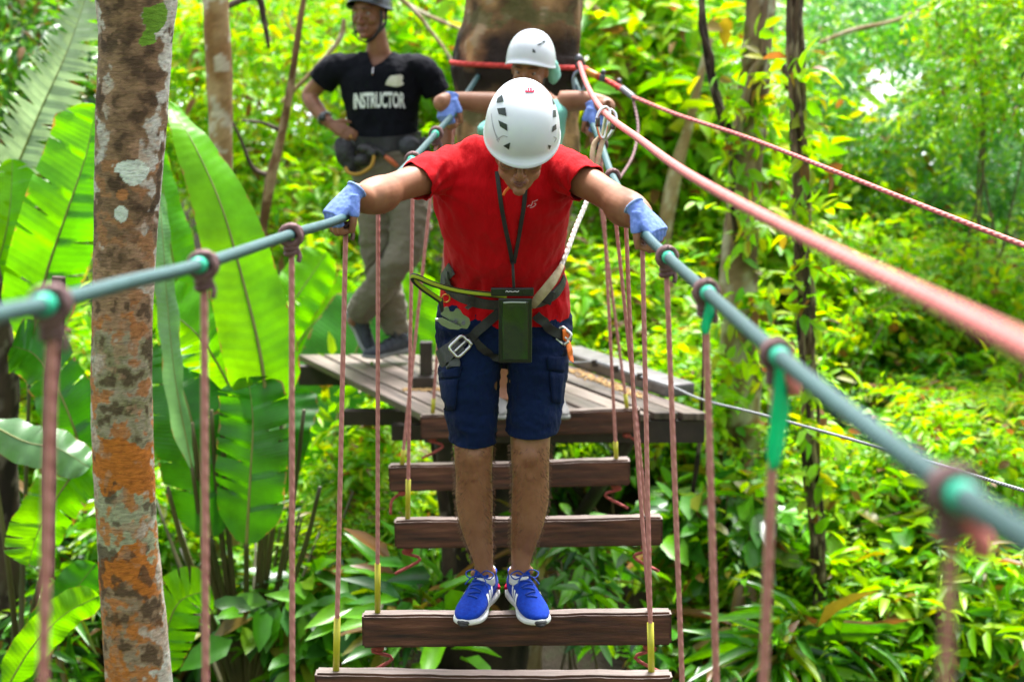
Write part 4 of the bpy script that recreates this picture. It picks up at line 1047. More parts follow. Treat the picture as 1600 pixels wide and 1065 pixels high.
def xform(mb_src, M, dst):
    for v, off in [(np.vstack(mb_src.v), 0)]:
        w = np.array([tuple(M @ Vector(p)) for p in v]); dst.add(w, mb_src.f, np.vstack(mb_src.uv))
def frame(loc, fwd, up, scale=1.0):
    y = Vector(fwd).normalized(); z = Vector(up); z = (z-y*z.dot(y)).normalized(); x = y.cross(z)
    M = Matrix((x, y, z)).transposed().to_4x4() @ Matrix.Scale(scale, 4); M.translation = Vector(loc); return M
def head_pieces(M, dst):
    h = MB()
    h.sphere((0, -.012, .032), (.075, .094, .088), seg=24, rings=16)
    st = [(-.114, .02, .060, .016), (-.098, .037, .052, .034), (-.072, .051, .036, .052), (-.04, .061, .02, .068), (0, .067, .01, .079), (.035, .069, .004, .084), (.07, .06, -.002, .072)]
    h.tube([Vector((0, c, z)) for z, w, c, d in st], [(w, d) for z, w, c, d in st], 24, side=(1, 0, 0), n=24)
    h.tube([Vector((0, .083, .02)), Vector((0, .096, -.005)), Vector((0, .109, -.028)), Vector((0, .098, -.04))], [.008, .0085, .0115, .008], 10)
    for s in (-1, 1):
        h.sphere((s*.012, .096, -.034), (.0085, .011, .008))
        h.sphere((s*.041, .057, -.024), (.022, .022, .022))
        h.tube([Vector((s*.012, .083, .032)), Vector((s*.034, .082, .035)), Vector((s*.056, .064, .026))], [.009, .010, .008], 8)
        h.tube([Vector((s*.016, .078, .0)), Vector((s*.032, .080, -.006)), Vector((s*.048, .068, .0))], .006, 8)
        h.sphere((s*.074, -.008, -.004), (.009, .019, .031), Matrix.Rotation(s*-.3, 4, 'Z'))
        h.sphere((s*.04, .02, -.07), (.022, .04, .022))
    h.sphere((0, .082, -.098), (.02, .016, .015)); h.sphere((0, .083, -.066), (.028, .012, .016))
    xform(h, M, dst)
def head_details(M, parent, brow=True, closed=False):
    for s in (-1, 1):
        h = MB().sphere((s*.032, .068, .010), .0122); d = MB(); xform(h, M, d); e = obj('eye', d, EYEW, parent)
        h = MB().sphere((s*.032, .0765, .010), (.006, .0045, .006)); d = MB(); xform(h, M, d); obj('iris', d, EYED, e)
        if brow:
            h = MB().tube([Vector((s*.013, .093, .036)), Vector((s*.034, .0925, .039)), Vector((s*.055, .073, .031))], [(.004, .002), (.0045, .002), (.002, .0015)], 6)
            d = MB(); xform(h, M, d); obj('eyebrow', d, HAIR, parent)
    h = MB()
    h.tube([Vector((-.021, .085, -.066)), Vector((-.01, .0925, -.0605)), Vector((0, .0935, -.062)), Vector((.01, .0925, -.0605)), Vector((.021, .085, -.066))], [.002, .0045, .004, .0045, .002], 8)
    h.tube([Vector((-.020, .085, -.067)), Vector((0, .0925, -.072)), Vector((.020, .085, -.067))], [.002, .006, .002], 8)
    d = MB(); xform(h, M, d); obj('lips', d, LIP, parent)
def helmet(M, parent, mat, s=1.0, brim=.02, yb=.0):
    V = []; Fc = []; nt, nr = 72, 26
    for i in range(nr+1):
        u = i/nr
        for j in range(nt):
            th = 2*math.pi*j/nt; cx, sy = math.cos(th), math.sin(th)      # sy>0 front
            fr = max(0, sy)
            zr = -.012+.038*fr**1.5 - .02*max(0, -sy) - .006*math.cos(2*th)
            Rx = .108; Ry = .138 if sy > 0 else .132
            k = min(1, u/.9); ph = k*math.pi/2
            rad = math.sin(ph)**(.86); zz = math.cos(ph)**(.92) if ph < math.pi/2-1e-6 else 0
            z = zr+(.150-zr)*zz
            fl = 0
            if u > .9:
                q = (u-.9)/.1; fl = q*(.006+brim*fr**3); z = zr-q*(.008+.004*fr)
            V.append((cx*(Rx*rad+fl*.6)*s, (sy*(Ry*rad+fl))*s-.008, z*s)); 
    for i in range(nr):
        for j in range(nt): Fc.append((i*nt+j, i*nt+(j+1) % nt, (i+1)*nt+(j+1) % nt, (i+1)*nt+j))
    h = MB().add(V, Fc); d = MB(); xform(h, M, d); me = d.mesh('h')
    bm = bmesh.new(); bm.from_mesh(me); bmesh.ops.remove_doubles(bm, verts=bm.verts, dist=1e-5)
    bmesh.ops.recalc_face_normals(bm, faces=bm.faces)
    bmesh.ops.solidify(bm, geom=list(bm.faces), thickness=.005)
    bm.to_mesh(me); bm.free(); me.polygons.foreach_set('use_smooth', [True]*len(me.polygons))
    return obj('helmet', me, mat, parent)
def hand(skin, glove, trim, rp, d, n, s, size=1.0, curl=(58, 88, 45), thumb=(.45, .75, -.5), grip=.031, reach=.060):
    """rp: point the fist closes on; d fingers, n back of the hand, s thumb side. returns wrist"""
    d = Vector(d).normalized(); n = Vector(n); n = (n-d*n.dot(d)).normalized(); x = d.cross(n)
    s = x if Vector(s).dot(x) > 0 else -x
    z = size; w = Vector(rp)-d*(reach*z)+n*(grip*z)
    def T(P, R, mb, seg=10, side=None): mb.tube(P, R, seg, side=side)
    pal = [(0, .026, .019), (.03, .033, .017), (.06, .040, .0155), (.088, .040, .0125)]
    T([w+d*(a*z) for a, _, _ in pal], [(p*z, q*z) for _, p, q in pal], skin, 16, s)
    if glove is not None:
        T([w+d*(a*z) for a in (-.012, .0, .03, .06, .09)], [(p*z, q*z) for p, q in ((.0305, .0245), (.0315, .023), (.0365, .0205), (.0435, .019), (.043, .0155))], glove, 16, s)
        pts = [w+d*(-.010*z)+s*(.031*z*math.cos(a))+n*(.025*z*math.sin(a)) for a in np.linspace(0, 2*math.pi, 14)[:-1]]
        trim.tube(pts, .0032*z, 6, closed=True)
    for i in range(4):
        ln = [.98, 1.08, 1.0, .8][i]*z; b = w+d*(.086*z*[1, 1.02, .99, .94][i])+s*((.030-.0200*i)*z)-n*.001
        P = [b-d*.012]; a = 0; P.append(b)
        for k, L in enumerate((.042, .026, .021)):
            a += math.radians(curl[k]); P.append(P[-1]+(d*math.cos(a)-n*math.sin(a))*(L*ln))
        r = .0088*z*[1, 1, .97, .86][i]
        PP = [P[0], P[1], P[1].lerp(P[2], .5)+n*.002, P[2], P[2].lerp(P[3], .5), P[3], P[4]]
        skin.tube(PP, [r, r, r*.98, r*1.02, r*.93, r*.95, r*.72], 10, n=22)
        if glove is not None:
            glove.tube([P[0], P[1], P[1].lerp(P[2], .45)+n*.002, P[1].lerp(P[2], .6)], [r+.003, r+.0032, r+.0026, r+.0028], 10, n=12)
    t0 = w+d*(.022*z)+s*(.024*z)
    td = (s*thumb[0]+d*thumb[1]+n*thumb[2]).normalized()
    t1 = t0+td*(.036*z); t2d = (td+(-n)*.35+d*.35-s*.25).normalized(); t2 = t1+t2d*(.03*z); t3 = t2+(t2d-n*.3-s*.2).normalized()*(.024*z)
    skin.tube([t0, t1, t2, t3], [.0135*z, .0115*z, .0105*z, .0075*z], 10, n=16)
    if glove is not None: glove.tube([t0-td*.008, t0, t1, t1.lerp(t2, .35)], [.017*z, .0165*z, .0142*z, .0135*z], 10, n=10)
    return w
def limb(mb, pts, seg=20, side=(1, 0, 0), n=None):
    """pts: (Vector, r) or (Vector, rx, ry)"""
    mb.tube([p[0] for p in pts], [((p[1], p[2]) if len(p) == 3 else (p[1], p[1])) for p in pts], seg, side=side, n=n or len(pts)*7)
def wrinkle(me, amp, f, stretch=(1, 1, 1), seed=0, mask=None):
    c = getco(me); nn = getno(me); out = c.copy()
    for i in range(len(c)):
        p = c[i]*np.array(stretch)*f+seed
        v = noise.noise(Vector(p))+.5*noise.noise(Vector(p*2.1)); v = 1-abs(v)*2.2
        k = amp*v*(mask(c[i]) if mask else 1); out[i] += nn[i]*k
    setco(me, out)
def in_poly(x, y, P):
    c = False; j = len(P)-1
    for i in range(len(P)):
        if (P[i][1] > y) != (P[j][1] > y) and x < (P[j][0]-P[i][0])*(y-P[i][1])/(P[j][1]-P[i][1])+P[i][0]: c = not c
        j = i
    return c
def hit(bvh, px, py, back=5.0):
    r = ray(px, py); h = bvh.ray_cast(CAM, r, 30)
    if h[0] is None:
        h = bvh.find_nearest(at(px, py, back))
    return h[0], h[1]
def decal(name, poly, bvh, mat, parent, off=.0012, cuts=3, Y=5.5):
    bm = bmesh.new(); vs_ = [bm.verts.new((x, y, 0)) for x, y in poly]; bm.faces.new(vs_)
    bmesh.ops.triangulate(bm, faces=list(bm.faces)); 
    if cuts: bmesh.ops.subdivide_edges(bm, edges=list(bm.edges), cuts=cuts, use_grid_fill=True)
    return decal_bm(name, bm, bvh, mat, parent, off, Y)
def decal_bm(name, bm, bvh, mat, parent, off=.0012, Y=5.5):
    for v in bm.verts:
        p, n = hit(bvh, v.co.x, v.co.y, Y)
        dcam = (CAM-p).normalized(); v.co = p+dcam*off+n*.0012
    me = bpy.data.meshes.new(name); bm.to_mesh(me); bm.free()
    me.polygons.foreach_set('use_smooth', [True]*len(me.polygons))
    return obj(name, me, mat, parent)
def strap(name, pts, w, bvh, mat, parent, off=.003, th=.002, Y=5.5, n=30, label=None, lift=None):
    """flat webbing laid on the surface seen along photo points"""
    P2 = catmull(np.array(pts, float), n); Ps = []; Ns = []
    for x, y in P2[:, :2]:
        p, nn = hit(bvh, x, y, Y); 
        if nn.dot(CAM-p) < 0: nn = -nn
        Ps.append(p); Ns.append(nn)
    Ps = np.array([tuple(p) for p in Ps]); Ns = np.array([tuple(p) for p in Ns])
    for _ in range(3):
        Ps[1:-1] = (Ps[:-2]+2*Ps[1:-1]+Ps[2:])/4; Ns[1:-1] = (Ns[:-2]+2*Ns[1:-1]+Ns[2:])/4
    T = np.gradient(Ps, axis=0); V = []; Fc = []
    for i in range(n):
        t = Vector(T[i]).normalized(); nn = Vector(Ns[i]).normalized(); a = t.cross(nn).normalized(); nn = a.cross(t).normalized()
        if nn.dot(Vector(Ns[i])) < 0: nn = -nn
        c = Vector(Ps[i])+nn*(off+(lift(i/(n-1)) if lift else 0))
        for sx, sz in ((-1, 0), (1, 0), (1, 1), (-1, 1)): V.append(tuple(c+a*(sx*w/2)+nn*(sz*th)))
    for i in range(n-1):
        for k in range(4): Fc.append((i*4+k, i*4+(k+1) % 4, (i+1)*4+(k+1) % 4, (i+1)*4+k))
    Fc.append((0, 1, 2, 3)); Fc.append(((n-1)*4+3, (n-1)*4+2, (n-1)*4+1, (n-1)*4))
    o = obj(name, MB().add(V, Fc), mat, parent, smooth=False)
    if label: o['label'] = label
    return o
def shoe(M, parent, upper, sole, stripes=0, toe=None, lace=None, accent=None, L=.29):
    k = L/.29
    so = MB(); st = [(-.002, .02, .018, .014), (.01, .031, .018, .018), (.06, .034, .018, .018), (.12, .031, .016, .014), (.19, .046, .014, .013), (.24, .044, .015, .012), (.275, .028, .021, .011), (.291, .008, .026, .007)]
    so.tube([Vector((0, y*k, z)) for y, w, z, h in st], [(w*k, h) for y, w, z, h in st], 20, side=(1, 0, 0), n=40, expo=3.2)
    d = MB(); xform(so, M, d); S = obj('shoe', None or d, sole, parent); 
    up = MB(); st = [(.004, .022, .05, .03), (.02, .030, .055, .042), (.05, .034, .058, .048), (.09, .036, .056, .046), (.13, .038, .052, .040), (.17, .042, .044, .031), (.21, .0435, .038, .025), (.25, .037, .034, .019), (.278, .022, .032, .012), (.287, .008, .03, .006)]
    up.tube([Vector((0, y*k, z)) for y, w, z, h in st], [(w*k, h) for y, w, z, h in st], 24, side=(1, 0, 0), n=50)
    up.tube([Vector((0, .052*k, .05)), Vector((0, .050*k, .085)), Vector((0, .05*k, .108))], [(.034, .047), (.032, .042), (.034, .044)], 24, side=(1, 0, 0), n=12)
    up.tube([Vector((0, .10*k, .085)), Vector((0, .092*k, .108)), Vector((0, .088*k, .126))], [(.024, .012), (.023, .008), (.018, .005)], 14, side=(1, 0, 0), n=10)
    me = remesh(up.mesh('u'), .0035, 5)
    me.transform(M); u = obj('upper', me, upper, S)
    c = MB(); c.sphere((0, .051*k, .112), (.029, .037, .006), seg=20); d = MB(); xform(c, M, d); obj('lining', d, RUBB if upper == SHOEG else SOLEW, S)
    bv = bvh_of(u); Mi = M.to_3x3()
    def onto(x, y, dirx):
        o_ = M @ Vector((x, y[0], y[1])); r = bv.ray_cast(o_, (Mi @ Vector(dirx)).normalized(), 1); return r[0], r[1]
    if stripes:
        for sx in (-1, 1):
            mbs = MB()
            for q in range(stripes):
                V = []; Fc = []
                for a in range(7):
                    t = a/6; y0 = (.128+.024*q)*k-.030*k*t; z0 = .033+.043*t-.004*q
                    for e in (0, 1):
                        h, nn = onto(sx*.2, (y0+e*.013*k, z0), (-sx, 0, 0))
                        if h is None: h = M @ Vector((sx*.036, y0, z0)); nn = Mi @ Vector((sx, 0, 0))
                        V.append(tuple(h+(Mi @ Vector((sx, 0.3, .5))).normalized()*.0022))
                for a in range(6): Fc.append((a*2, a*2+1, a*2+3, a*2+2))
                mbs.add(V, Fc)
            obj('stripes', mbs, STRIPE, u)
    if lace:
        ml = MB()
        for q in range(6):
            y0 = (.105+.017*q)*k; pts = []
            for a in range(7):
                x = -.022+.044*a/6; o_ = M @ Vector((x*(1-.06*q), y0+.006*(1 if (a % 2) else -1)*0+.01*(a/6-.5)*(-1)**q, .25)); r = bv.ray_cast(o_, (Mi @ Vector((0, 0, -1))).normalized(), 1)
                pts.append((r[0] if r[0] else o_)+(Mi @ Vector((0, 0, .0028))))
            ml.tube(pts, .0026, 6, n=14)
        top = Vector((0, .1*k, .112))
        for sx in (-1, 1):
            ml.tube([M @ top, M @ (top+Vector((sx*.02, .005, .014))), M @ (top+Vector((sx*.042, .008, .004))), M @ (top+Vector((sx*.03, .02, -.008))), M @ (top+Vector((0, .006, 0)))], .0022, 6, n=20)
            ml.tube([M @ top, M @ (top+Vector((sx*.02, .03, -.003))), M @ (top+Vector((sx*.034, .05, -.02)))], .0022, 6, n=12)
        obj('laces', ml, lace, u)
    if toe:
        tb = MB(); tb.tube([Vector((-.022*k, .268*k, .029)), Vector((-.01*k, .284*k, .031)), Vector((.01*k, .284*k, .031)), Vector((.022*k, .268*k, .029))], [(.008, .006), (.013, .009), (.013, .009), (.008, .006)], 10, n=16)
        tb.tube([Vector((-.014*k, .280*k, .017)), Vector((0, .291*k, .018)), Vector((.014*k, .28*k, .017))], [(.010, .006), (.013, .007), (.010, .006)], 10, n=12)
        d = MB(); xform(tb, M @ Matrix.Diagonal((.8, 1, .75, 1)), d); obj('toe_bumper', d, toe, S)
    if accent:
        ab = MB(); ab.tube([Vector((-.034*k, .03*k, .042)), Vector((-.02*k, .006, .045)), Vector((0, -.001, .046)), Vector((.02*k, .006, .045)), Vector((.034*k, .03*k, .042))], (.006), 8, n=20)
        d = MB(); xform(ab, M, d); obj('heel_trim', d, accent, S)
    return S
def body_hairs(parent, bvh_me, n, cond, length=(.006, .016), name='body_hair', mat=None):
    me = bvh_me.data; co = getco(me); no = getno(me); idx = [i for i in range(len(co)) if cond(co[i])]
    V = []; Fc = []
    for q in range(n):
        i = random.choice(idx); nn = Vector(no[i]); p = Vector(co[i])+nn*.0006; d = (nn*1.1+Vector((random.gauss(0, .3), random.gauss(0, .3), -.7+random.gauss(0, .2)))).normalized()
        L = random.uniform(*length); a = d.orthogonal().normalized()*.00013
        V += [tuple(p-a), tuple(p+a), tuple(p+d*L*.6+nn*.001), tuple(p+d*L+Vector((0, 0, -L*.25)))]; b = len(V)-4
        Fc += [(b, b+1, b+2), (b+2, b+1, b+3)]
    return obj(name, MB().add(V, Fc), mat or HAIRB, parent)

# ---------------------------------------------------------------- the man in red
MAN = thing('person', 'person in red t-shirt and navy shorts bent forward on the bridge, looking down', 'person', at(785, 950, 5.6))
sk_ = MB(); gl = MB(); tr = MB()
hL = Vector(rail_at(LRd, 4.9)[0]); hR = Vector(rail_at(RRd, 4.86)[0])
glL = MB(); trL = MB(); glR = MB(); trR = MB()
wL = hand(sk_, glL, trL, hL, (-.62, -.42, -.66), (-.45, -.45, .75), (.2, -1, 0), 1.05)
wR = hand(sk_, glR, trR, hR, (.62, -.42, -.66), (.45, -.45, .75), (-.2, -1, 0), 1.05)
def W(px, Y): return mpx(px, Y)/2
# legs: (px,py,Y,width px, depth factor, y shift)
for pts in ([(750, 530, 5.68, 76, 1.0), (742, 600, 5.64, 72, 1.0), (741, 660, 5.61, 66, 1.0), (740, 700, 5.59, 63, 1.05), (740, 724, 5.59, 61, 1.05), (740.5, 745, 5.6, 58, 1.05), (741, 780, 5.62, 60, 1.15), (744, 815, 5.64, 53, 1.15), (750, 848, 5.655, 42, 1.1), (754.5, 872, 5.66, 33, 1.15), (757, 890, 5.67, 30, 1.3), (758, 906, 5.675, 30, 1.3), (757, 925, 5.67, 26, 1.6)],
            [(827, 530, 5.68, 76, 1.0), (830, 600, 5.64, 72, 1.0), (829, 660, 5.61, 66, 1.0), (828.5, 700, 5.59, 63, 1.05), (828.5, 724, 5.59, 61, 1.05), (829, 745, 5.6, 59, 1.05), (828.5, 780, 5.62, 60, 1.15), (824, 815, 5.64, 53, 1.15), (818, 848, 5.655, 42, 1.1), (814.5, 870, 5.66, 33, 1.15), (813, 888, 5.67, 30, 1.3), (812, 906, 5.675, 30, 1.3), (813, 925, 5.67, 26, 1.6)]):
    limb(sk_, [(at(x, y, Y), W(w, Y), W(w, Y)*k) for x, y, Y, w, k in pts], 24)
for (x, y) in ((741, 716), (828, 716)):
    sk_.sphere(at(x, y-2, 5.540), (.034, .024, .038)); sk_.sphere(at(x+1, y+26, 5.545), (.018, .018, .022))
    sk_.sphere(at(x-14, y-22, 5.56), (.026, .02, .034)); sk_.sphere(at(x+14, y-22, 5.56), (.026, .02, .034))
for (x, y, sx) in ((755, 893, 1), (814, 891, -1)):
    sk_.sphere(at(x, y, 5.66)+Vector((.031, 0, 0)), (.012, .014, .014)); sk_.sphere(at(x, y, 5.66)+Vector((-.031, 0, -.006)), (.012, .014, .014))
limb(sk_, [(at(788, 545, 5.7), .13, .08), (at(788, 500, 5.72), .14, .085), (at(788, 440, 5.70), .15, .10), (at(787, 370, 5.57), .155, .11), (at(788, 300, 5.46), .17, .105), (at(790, 262, 5.42), .14, .06), (at(796, 246, 5.40), .07, .05)], 28)
for s, wr, pts in ((-1, wL, [(725, 268, 5.43, 58), (695, 272, 5.40, 52), (660, 279, 5.33, 52), (632, 288, 5.26, 49), (612, 295, 5.20, 49), (597, 303, 5.14, 60), (582, 307, 5.08, 58), (567, 310, 5.03, 46)]),
                   (1, wR, [(852, 268, 5.43, 58), (882, 272, 5.40, 52), (918, 286, 5.33, 52), (942, 300, 5.26, 49), (959, 311, 5.20, 50), (973, 323, 5.14, 60), (987, 329, 5.08, 57), (998, 334, 5.03, 45)])):
    P = [(at(x, y, Y), W(w, Y)) for x, y, Y, w in pts]
    e = P[-1][0]; P.append((e.lerp(wr, .6), .031)); P.append((e.lerp(wr, .88), .027)); P.append((wr, .0265))
    limb(sk_, P, 22)
HC = at(816, 212, 5.16)
th = math.radians(47); HLx = frame(HC, (.03, -math.cos(th), -math.sin(th)), (0.02, -math.sin(th), math.cos(th)), 1.0)
th = math.radians(33); HMx = frame(HC+Vector((-.006, .004, -.030)), (.0, -math.cos(th), -math.sin(th)), (0.03, -math.sin(th), math.cos(th)), 1.0)
limb(sk_, [(at(798, 246, 5.42), .066), (at(806, 240, 5.33), .06), (HC+Vector((-.005, .05, -.04)), .058), (HC, .05)], 20)
head_pieces(HMx, sk_)
body = obj('body', remesh(sk_.mesh('b'), .0045, 4), SKIN, MAN)
for g, t in ((glL, trL), (glR, trR)):
    me = remesh(g.mesh('g'), .0028, 3); wrinkle(me, .0008, 60); o = obj('glove', me, GLOVE, MAN); obj('cuff_trim', t, GLOVET, o)
head_details(HMx, MAN)
hel = helmet(HLx @ Matrix.Translation((0, -.002, .022)), MAN, HELM, 1.0)
hb = bvh_of(hel)
for P in ([(784.7, 148), (787.5, 159), (776, 161), (777.5, 154)], [(777, 169.7), (790, 168.5), (791.6, 181.7), (779.6, 178.7)], [(779, 188), (792.5, 194.6), (793, 205), (781.7, 197.7)], [(786.5, 227.7), (797.6, 222.6), (795.5, 233.7)],
          [(862, 152.6), (864.2, 154), (867, 163), (863.3, 163)], [(863.6, 172), (868, 172), (869, 182.6), (864, 184)], [(863.3, 197.7), (868.7, 193.8), (869, 202), (862, 206.7)], [(855.8, 226), (861, 227.7), (858, 234)]):
    decal('vent', P, hb, VENT, hel)
decal('logo', [(827.5+7.5*math.cos(a), 144.5-7.5*math.sin(a)*.95) for a in np.linspace(0, math.pi, 12)], hb, PINKP, hel, off=.0022)
for x in (823.5, 827.5, 831.5):
    decal('logo_line', [(x-.5, 142.4), (x+.5, 142.4), (x+.5, 139), (x-.5, 139)], hb, STRIPE, hel, off=.0030, cuts=0)
# moulded side clips and grooves of the helmet
GRV = M_basic('helmet_groove', [(.5, (.3, .31, .34))], 1, .5, 0)
for pts in ([(768, 178), (771, 200), (779, 222)], [(770, 192), (774, 208), (781, 219)], [(776, 219), (786, 212), (793, 214)], [(865, 214), (869, 216), (866, 222)]):
    strap('groove', pts, .0018, hb, GRV, hel, off=.0004, th=.001, n=12)
# glasses, hair at the nape, orange chin cord
g = MB()
for s in (-1, 1):
    g.tube([Vector((s*.034+.022*math.cos(a), .098+.004*math.cos(a)*-s, .008+.016*math.sin(a))) for a in np.linspace(0, 2*math.pi, 13)[:-1]], .0012, 6, closed=True)
    g.tube([Vector((s*.056, .094, .012)), Vector((s*.074, .05, .012)), Vector((s*.078, 0, .01))], .0014, 6)
g.tube([Vector((-.012, .1, .012)), Vector((0, .103, .014)), Vector((.012, .1, .012))], .0012, 6)
d = MB(); xform(g, HMx, d); obj('glasses', d, M_basic('glasses_wire', [(.5, (.25, .22, .2))], 1, .25, 0, metal=1), MAN)
d = MB(); hh = MB(); hh.sphere((0, -.03, .03), (.079, .085, .078), seg=24); xform(hh, HMx, d); obj('hair', d, HAIR, MAN)
obj('chin_cord', MB().tube([at(787, 262, 5.22), at(790, 282, 5.25), at(796, 291, 5.24), at(790, 298, 5.23), at(786, 305, 5.23)], .004, 8), ORANGE, MAN)

# shirt
st = MB()
limb(st, [(at(790, 505, 5.69), W(196, 5.69), .128), (at(789, 475, 5.69), W(203, 5.69), .135), (at(789, 445, 5.68), W(198, 5.68), .133), (at(788, 415, 5.63), W(184, 5.63), .135), (at(787, 370, 5.56), W(190, 5.56), .14),
           (at(785, 325, 5.48), W(208, 5.48), .135), (at(785, 290, 5.44), W(216, 5.44), .125), (at(787, 265, 5.42), W(196, 5.42), .10), (at(790, 246, 5.41), W(150, 5.41), .07), (at(796, 230, 5.41), W(92, 5.41), .045)], 36, n=60)
for pts in ([(735, 262, 5.43, 76, .1), (700, 266, 5.41, 72, .1), (668, 275, 5.35, 64, .1), (642, 287, 5.29, 60, .1), (628, 297, 5.26, 58, .1)],
            [(842, 262, 5.43, 76, .1), (876, 266, 5.41, 72, .1), (902, 277, 5.35, 64, .1), (922, 290, 5.30, 60, .1), (936, 302, 5.27, 58, .1)]):
    limb(st, [(at(x, y, Y), W(w, Y), W(w, Y)) for x, y, Y, w, k in pts], 24)
me = remesh(st.mesh('s'), .006, 6)
cuts = [(at(648, 284, 5.31), at(628, 297, 5.26)-at(668, 270, 5.35), .075), (at(916, 287, 5.32), at(936, 302, 5.27)-at(902, 272, 5.35), .075)]
hemz = at(790, 497, 5.6).z
cuts.append((Vector((at(790, 480, 5.69).x, 5.69, hemz)), (0.0, .25, -1), .30))
def smask(p):
    return 1
wrinkle(me, .006, 9, (1.7, 1, .35), 3)
c_ = getco(me); n_ = getno(me); AP = [at(676, 300, 5.42), at(898, 302, 5.42)]; zb = at(790, 462, 5.6).z
for a_ in AP:
    dx_ = c_[:, 0]-a_.x; dz_ = c_[:, 2]-a_.z; dd_ = np.hypot(dx_, dz_); th_ = np.arctan2(dz_, dx_)
    c_ += n_*(.0045*np.sin(13*th_+40*dd_)*np.exp(-dd_/.11)*np.clip(dd_/.02, 0, 1))[:, None]
c_ += n_*(.0035*np.sin(c_[:, 0]*95+3*np.sin(c_[:, 2]*30))*np.exp(-np.abs(c_[:, 2]-zb-.03)/.05))[:, None]
setco(me, c_)
wrinkle(me, .0014, 26, (1.8, 1, .5), 8)
me = cut_open(me, cuts, .0025)
shirt = obj('shirt', me, RED, MAN)
sb = bvh_of(shirt)
# small pale gull-like script mark on the chest
for pts in ([(824, 323), (828, 320), (830, 322), (833, 314)], [(828, 324), (831, 324.5), (836, 321), (837.5, 318), (835, 317.5), (834.5, 318.5)], [(834, 314.5), (837, 313.5), (840, 311.8)]):
    strap('chest_mark', pts, .0022, sb, M_basic('pale_pink_print', [(.5, (.6, .35, .4))], 1, .6, 0), shirt, off=.001, th=.0006, n=14)
# shorts
sh = MB()
limb(sh, [(at(789, 455, 5.70), W(186, 5.7), .12), (at(788, 485, 5.70), W(206, 5.7), .135), (at(787, 520, 5.70), W(211, 5.7), .14), (at(787, 552, 5.69), W(200, 5.7), .13), (at(787, 568, 5.68), W(176, 5.7), .10)], 36, n=30)
for pts in ([(737, 540, 5.68, 102, 1.1), (734, 580, 5.66, 94, 1.2), (735, 620, 5.64, 86, 1.2), (738, 660, 5.62, 79, 1.2), (740, 690, 5.61, 73, 1.2), (740, 710, 5.61, 72, 1.2)],
            [(838, 540, 5.68, 100, 1.1), (840, 580, 5.66, 92, 1.2), (837, 620, 5.64, 86, 1.2), (834, 650, 5.62, 82, 1.2), (831, 675, 5.61, 79, 1.2), (831, 700, 5.61, 78, 1.2)]):
    limb(sh, [(at(x, y, Y), W(w, Y), W(w, Y)*k) for x, y, Y, w, k in pts], 28)
me = remesh(sh.mesh('s'), .006, 5)
wrinkle(me, .006, 8, (1.0, 1, 1.9), 1); wrinkle(me, .003, 20, (1.3, 1, 1.8), 5)
me = cut_open(me, [(at(741, 688, 5.60), (0, .1, -1), .10), (at(829, 673, 5.60), (0, .1, -1), .10)], .003)
shorts = obj('shorts', me, NAVY, MAN)
hbv = bvh_of(shorts)
for sx, pts in ((0, [(700, 618), (702, 640), (706, 662)]), (1, [(878, 600), (874, 630), (868, 655)])): pass
def pocket(P):
    bm = bmesh.new(); vv = [bm.verts.new((x, y, 0)) for x, y in P]; bm.faces.new(vv); bmesh.ops.triangulate(bm, faces=list(bm.faces))
    bmesh.ops.subdivide_edges(bm, edges=list(bm.edges), cuts=4, use_grid_fill=True)
    o = decal_bm('pocket_flap', bm, hbv, NAVY, shorts, off=.003); md = o.modifiers.new('s', 'SOLIDIFY'); md.thickness = .004; return o
pocket([(688, 580), (722, 571), (718, 588), (689, 590)]); pocket([(854, 557), (883, 557), (881, 580), (856, 577)])
pocket([(688, 594), (716, 592), (712, 640), (694, 640)]); pocket([(858, 581), (880, 584), (876, 630), (862, 628)])
# shoes
zt = at(785, 957, 5.6).z
def shoeM(px, Yh, ang, pitch, dz=0):
    fwd = Vector((math.sin(ang), -math.cos(ang), 0)); fwd = (fwd+Vector((0, 0, -math.tan(pitch)))).normalized()
    return frame(Vector(((px-800)/F*Yh, Yh, zt+dz)), fwd, (0, 0, 1)) @ Matrix.Diagonal((1.12, 1.02, 1.04, 1))
shoe(shoeM(766, 5.74, math.radians(-17), math.radians(4), .012), MAN, SHOEB, SOLEW, 3, RUBB, LACE, PINKP)
shoe(shoeM(803, 5.74, math.radians(17), math.radians(4), .012), MAN, SHOEB, SOLEW, 3, RUBB, LACE, PINKP)
for (x, y) in ((757, 899), (812, 897)):
    obj('sock', MB().tube([at(x, y+12, 5.66), at(x, y-1, 5.66)], [(.036, .046), (.034, .043)], 20, side=(1, 0, 0)), SOLEW, MAN)
zk = at(785, 690, 5.6).z; za = at(785, 890, 5.6).z
body_hairs(MAN, body, 3200, lambda p: za < p[2] < zk and p[1] > 5.4)

# harness (worn)
HN = thing('climbing_harness', 'grey webbing harness with steel buckles over the red shirt and navy shorts', 'harness', at(785, 480, 5.5))
cb = bvh_of(shirt, shorts)
strap('waist_belt', [(690, 430), (697, 443), (712, 458), (735, 468), (765, 474), (800, 476), (835, 472), (860, 462), (874, 448), (880, 432)], .040, cb, GREYW, HN, .004, .004, n=50)
strap('side_strap', [(702, 424), (703, 436), (708, 452)], .024, cb, GREYW, HN, .009, .003)
strap('leg_strap', [(780, 486), (764, 502), (742, 522), (722, 538)], .030, cb, BLACKM, HN, .009, .003)
strap('leg_strap', [(722, 536), (706, 548), (692, 558), (684, 568)], .056, cb, GREYW, HN, .006, .003)
strap('leg_strap', [(836, 490), (848, 502), (862, 515), (878, 526)], .030, cb, BLACKM, HN, .009, .003)
strap('leg_strap', [(740, 530), (756, 545), (772, 556), (785, 560)], .028, cb, BLACKM, HN, .002, .002)
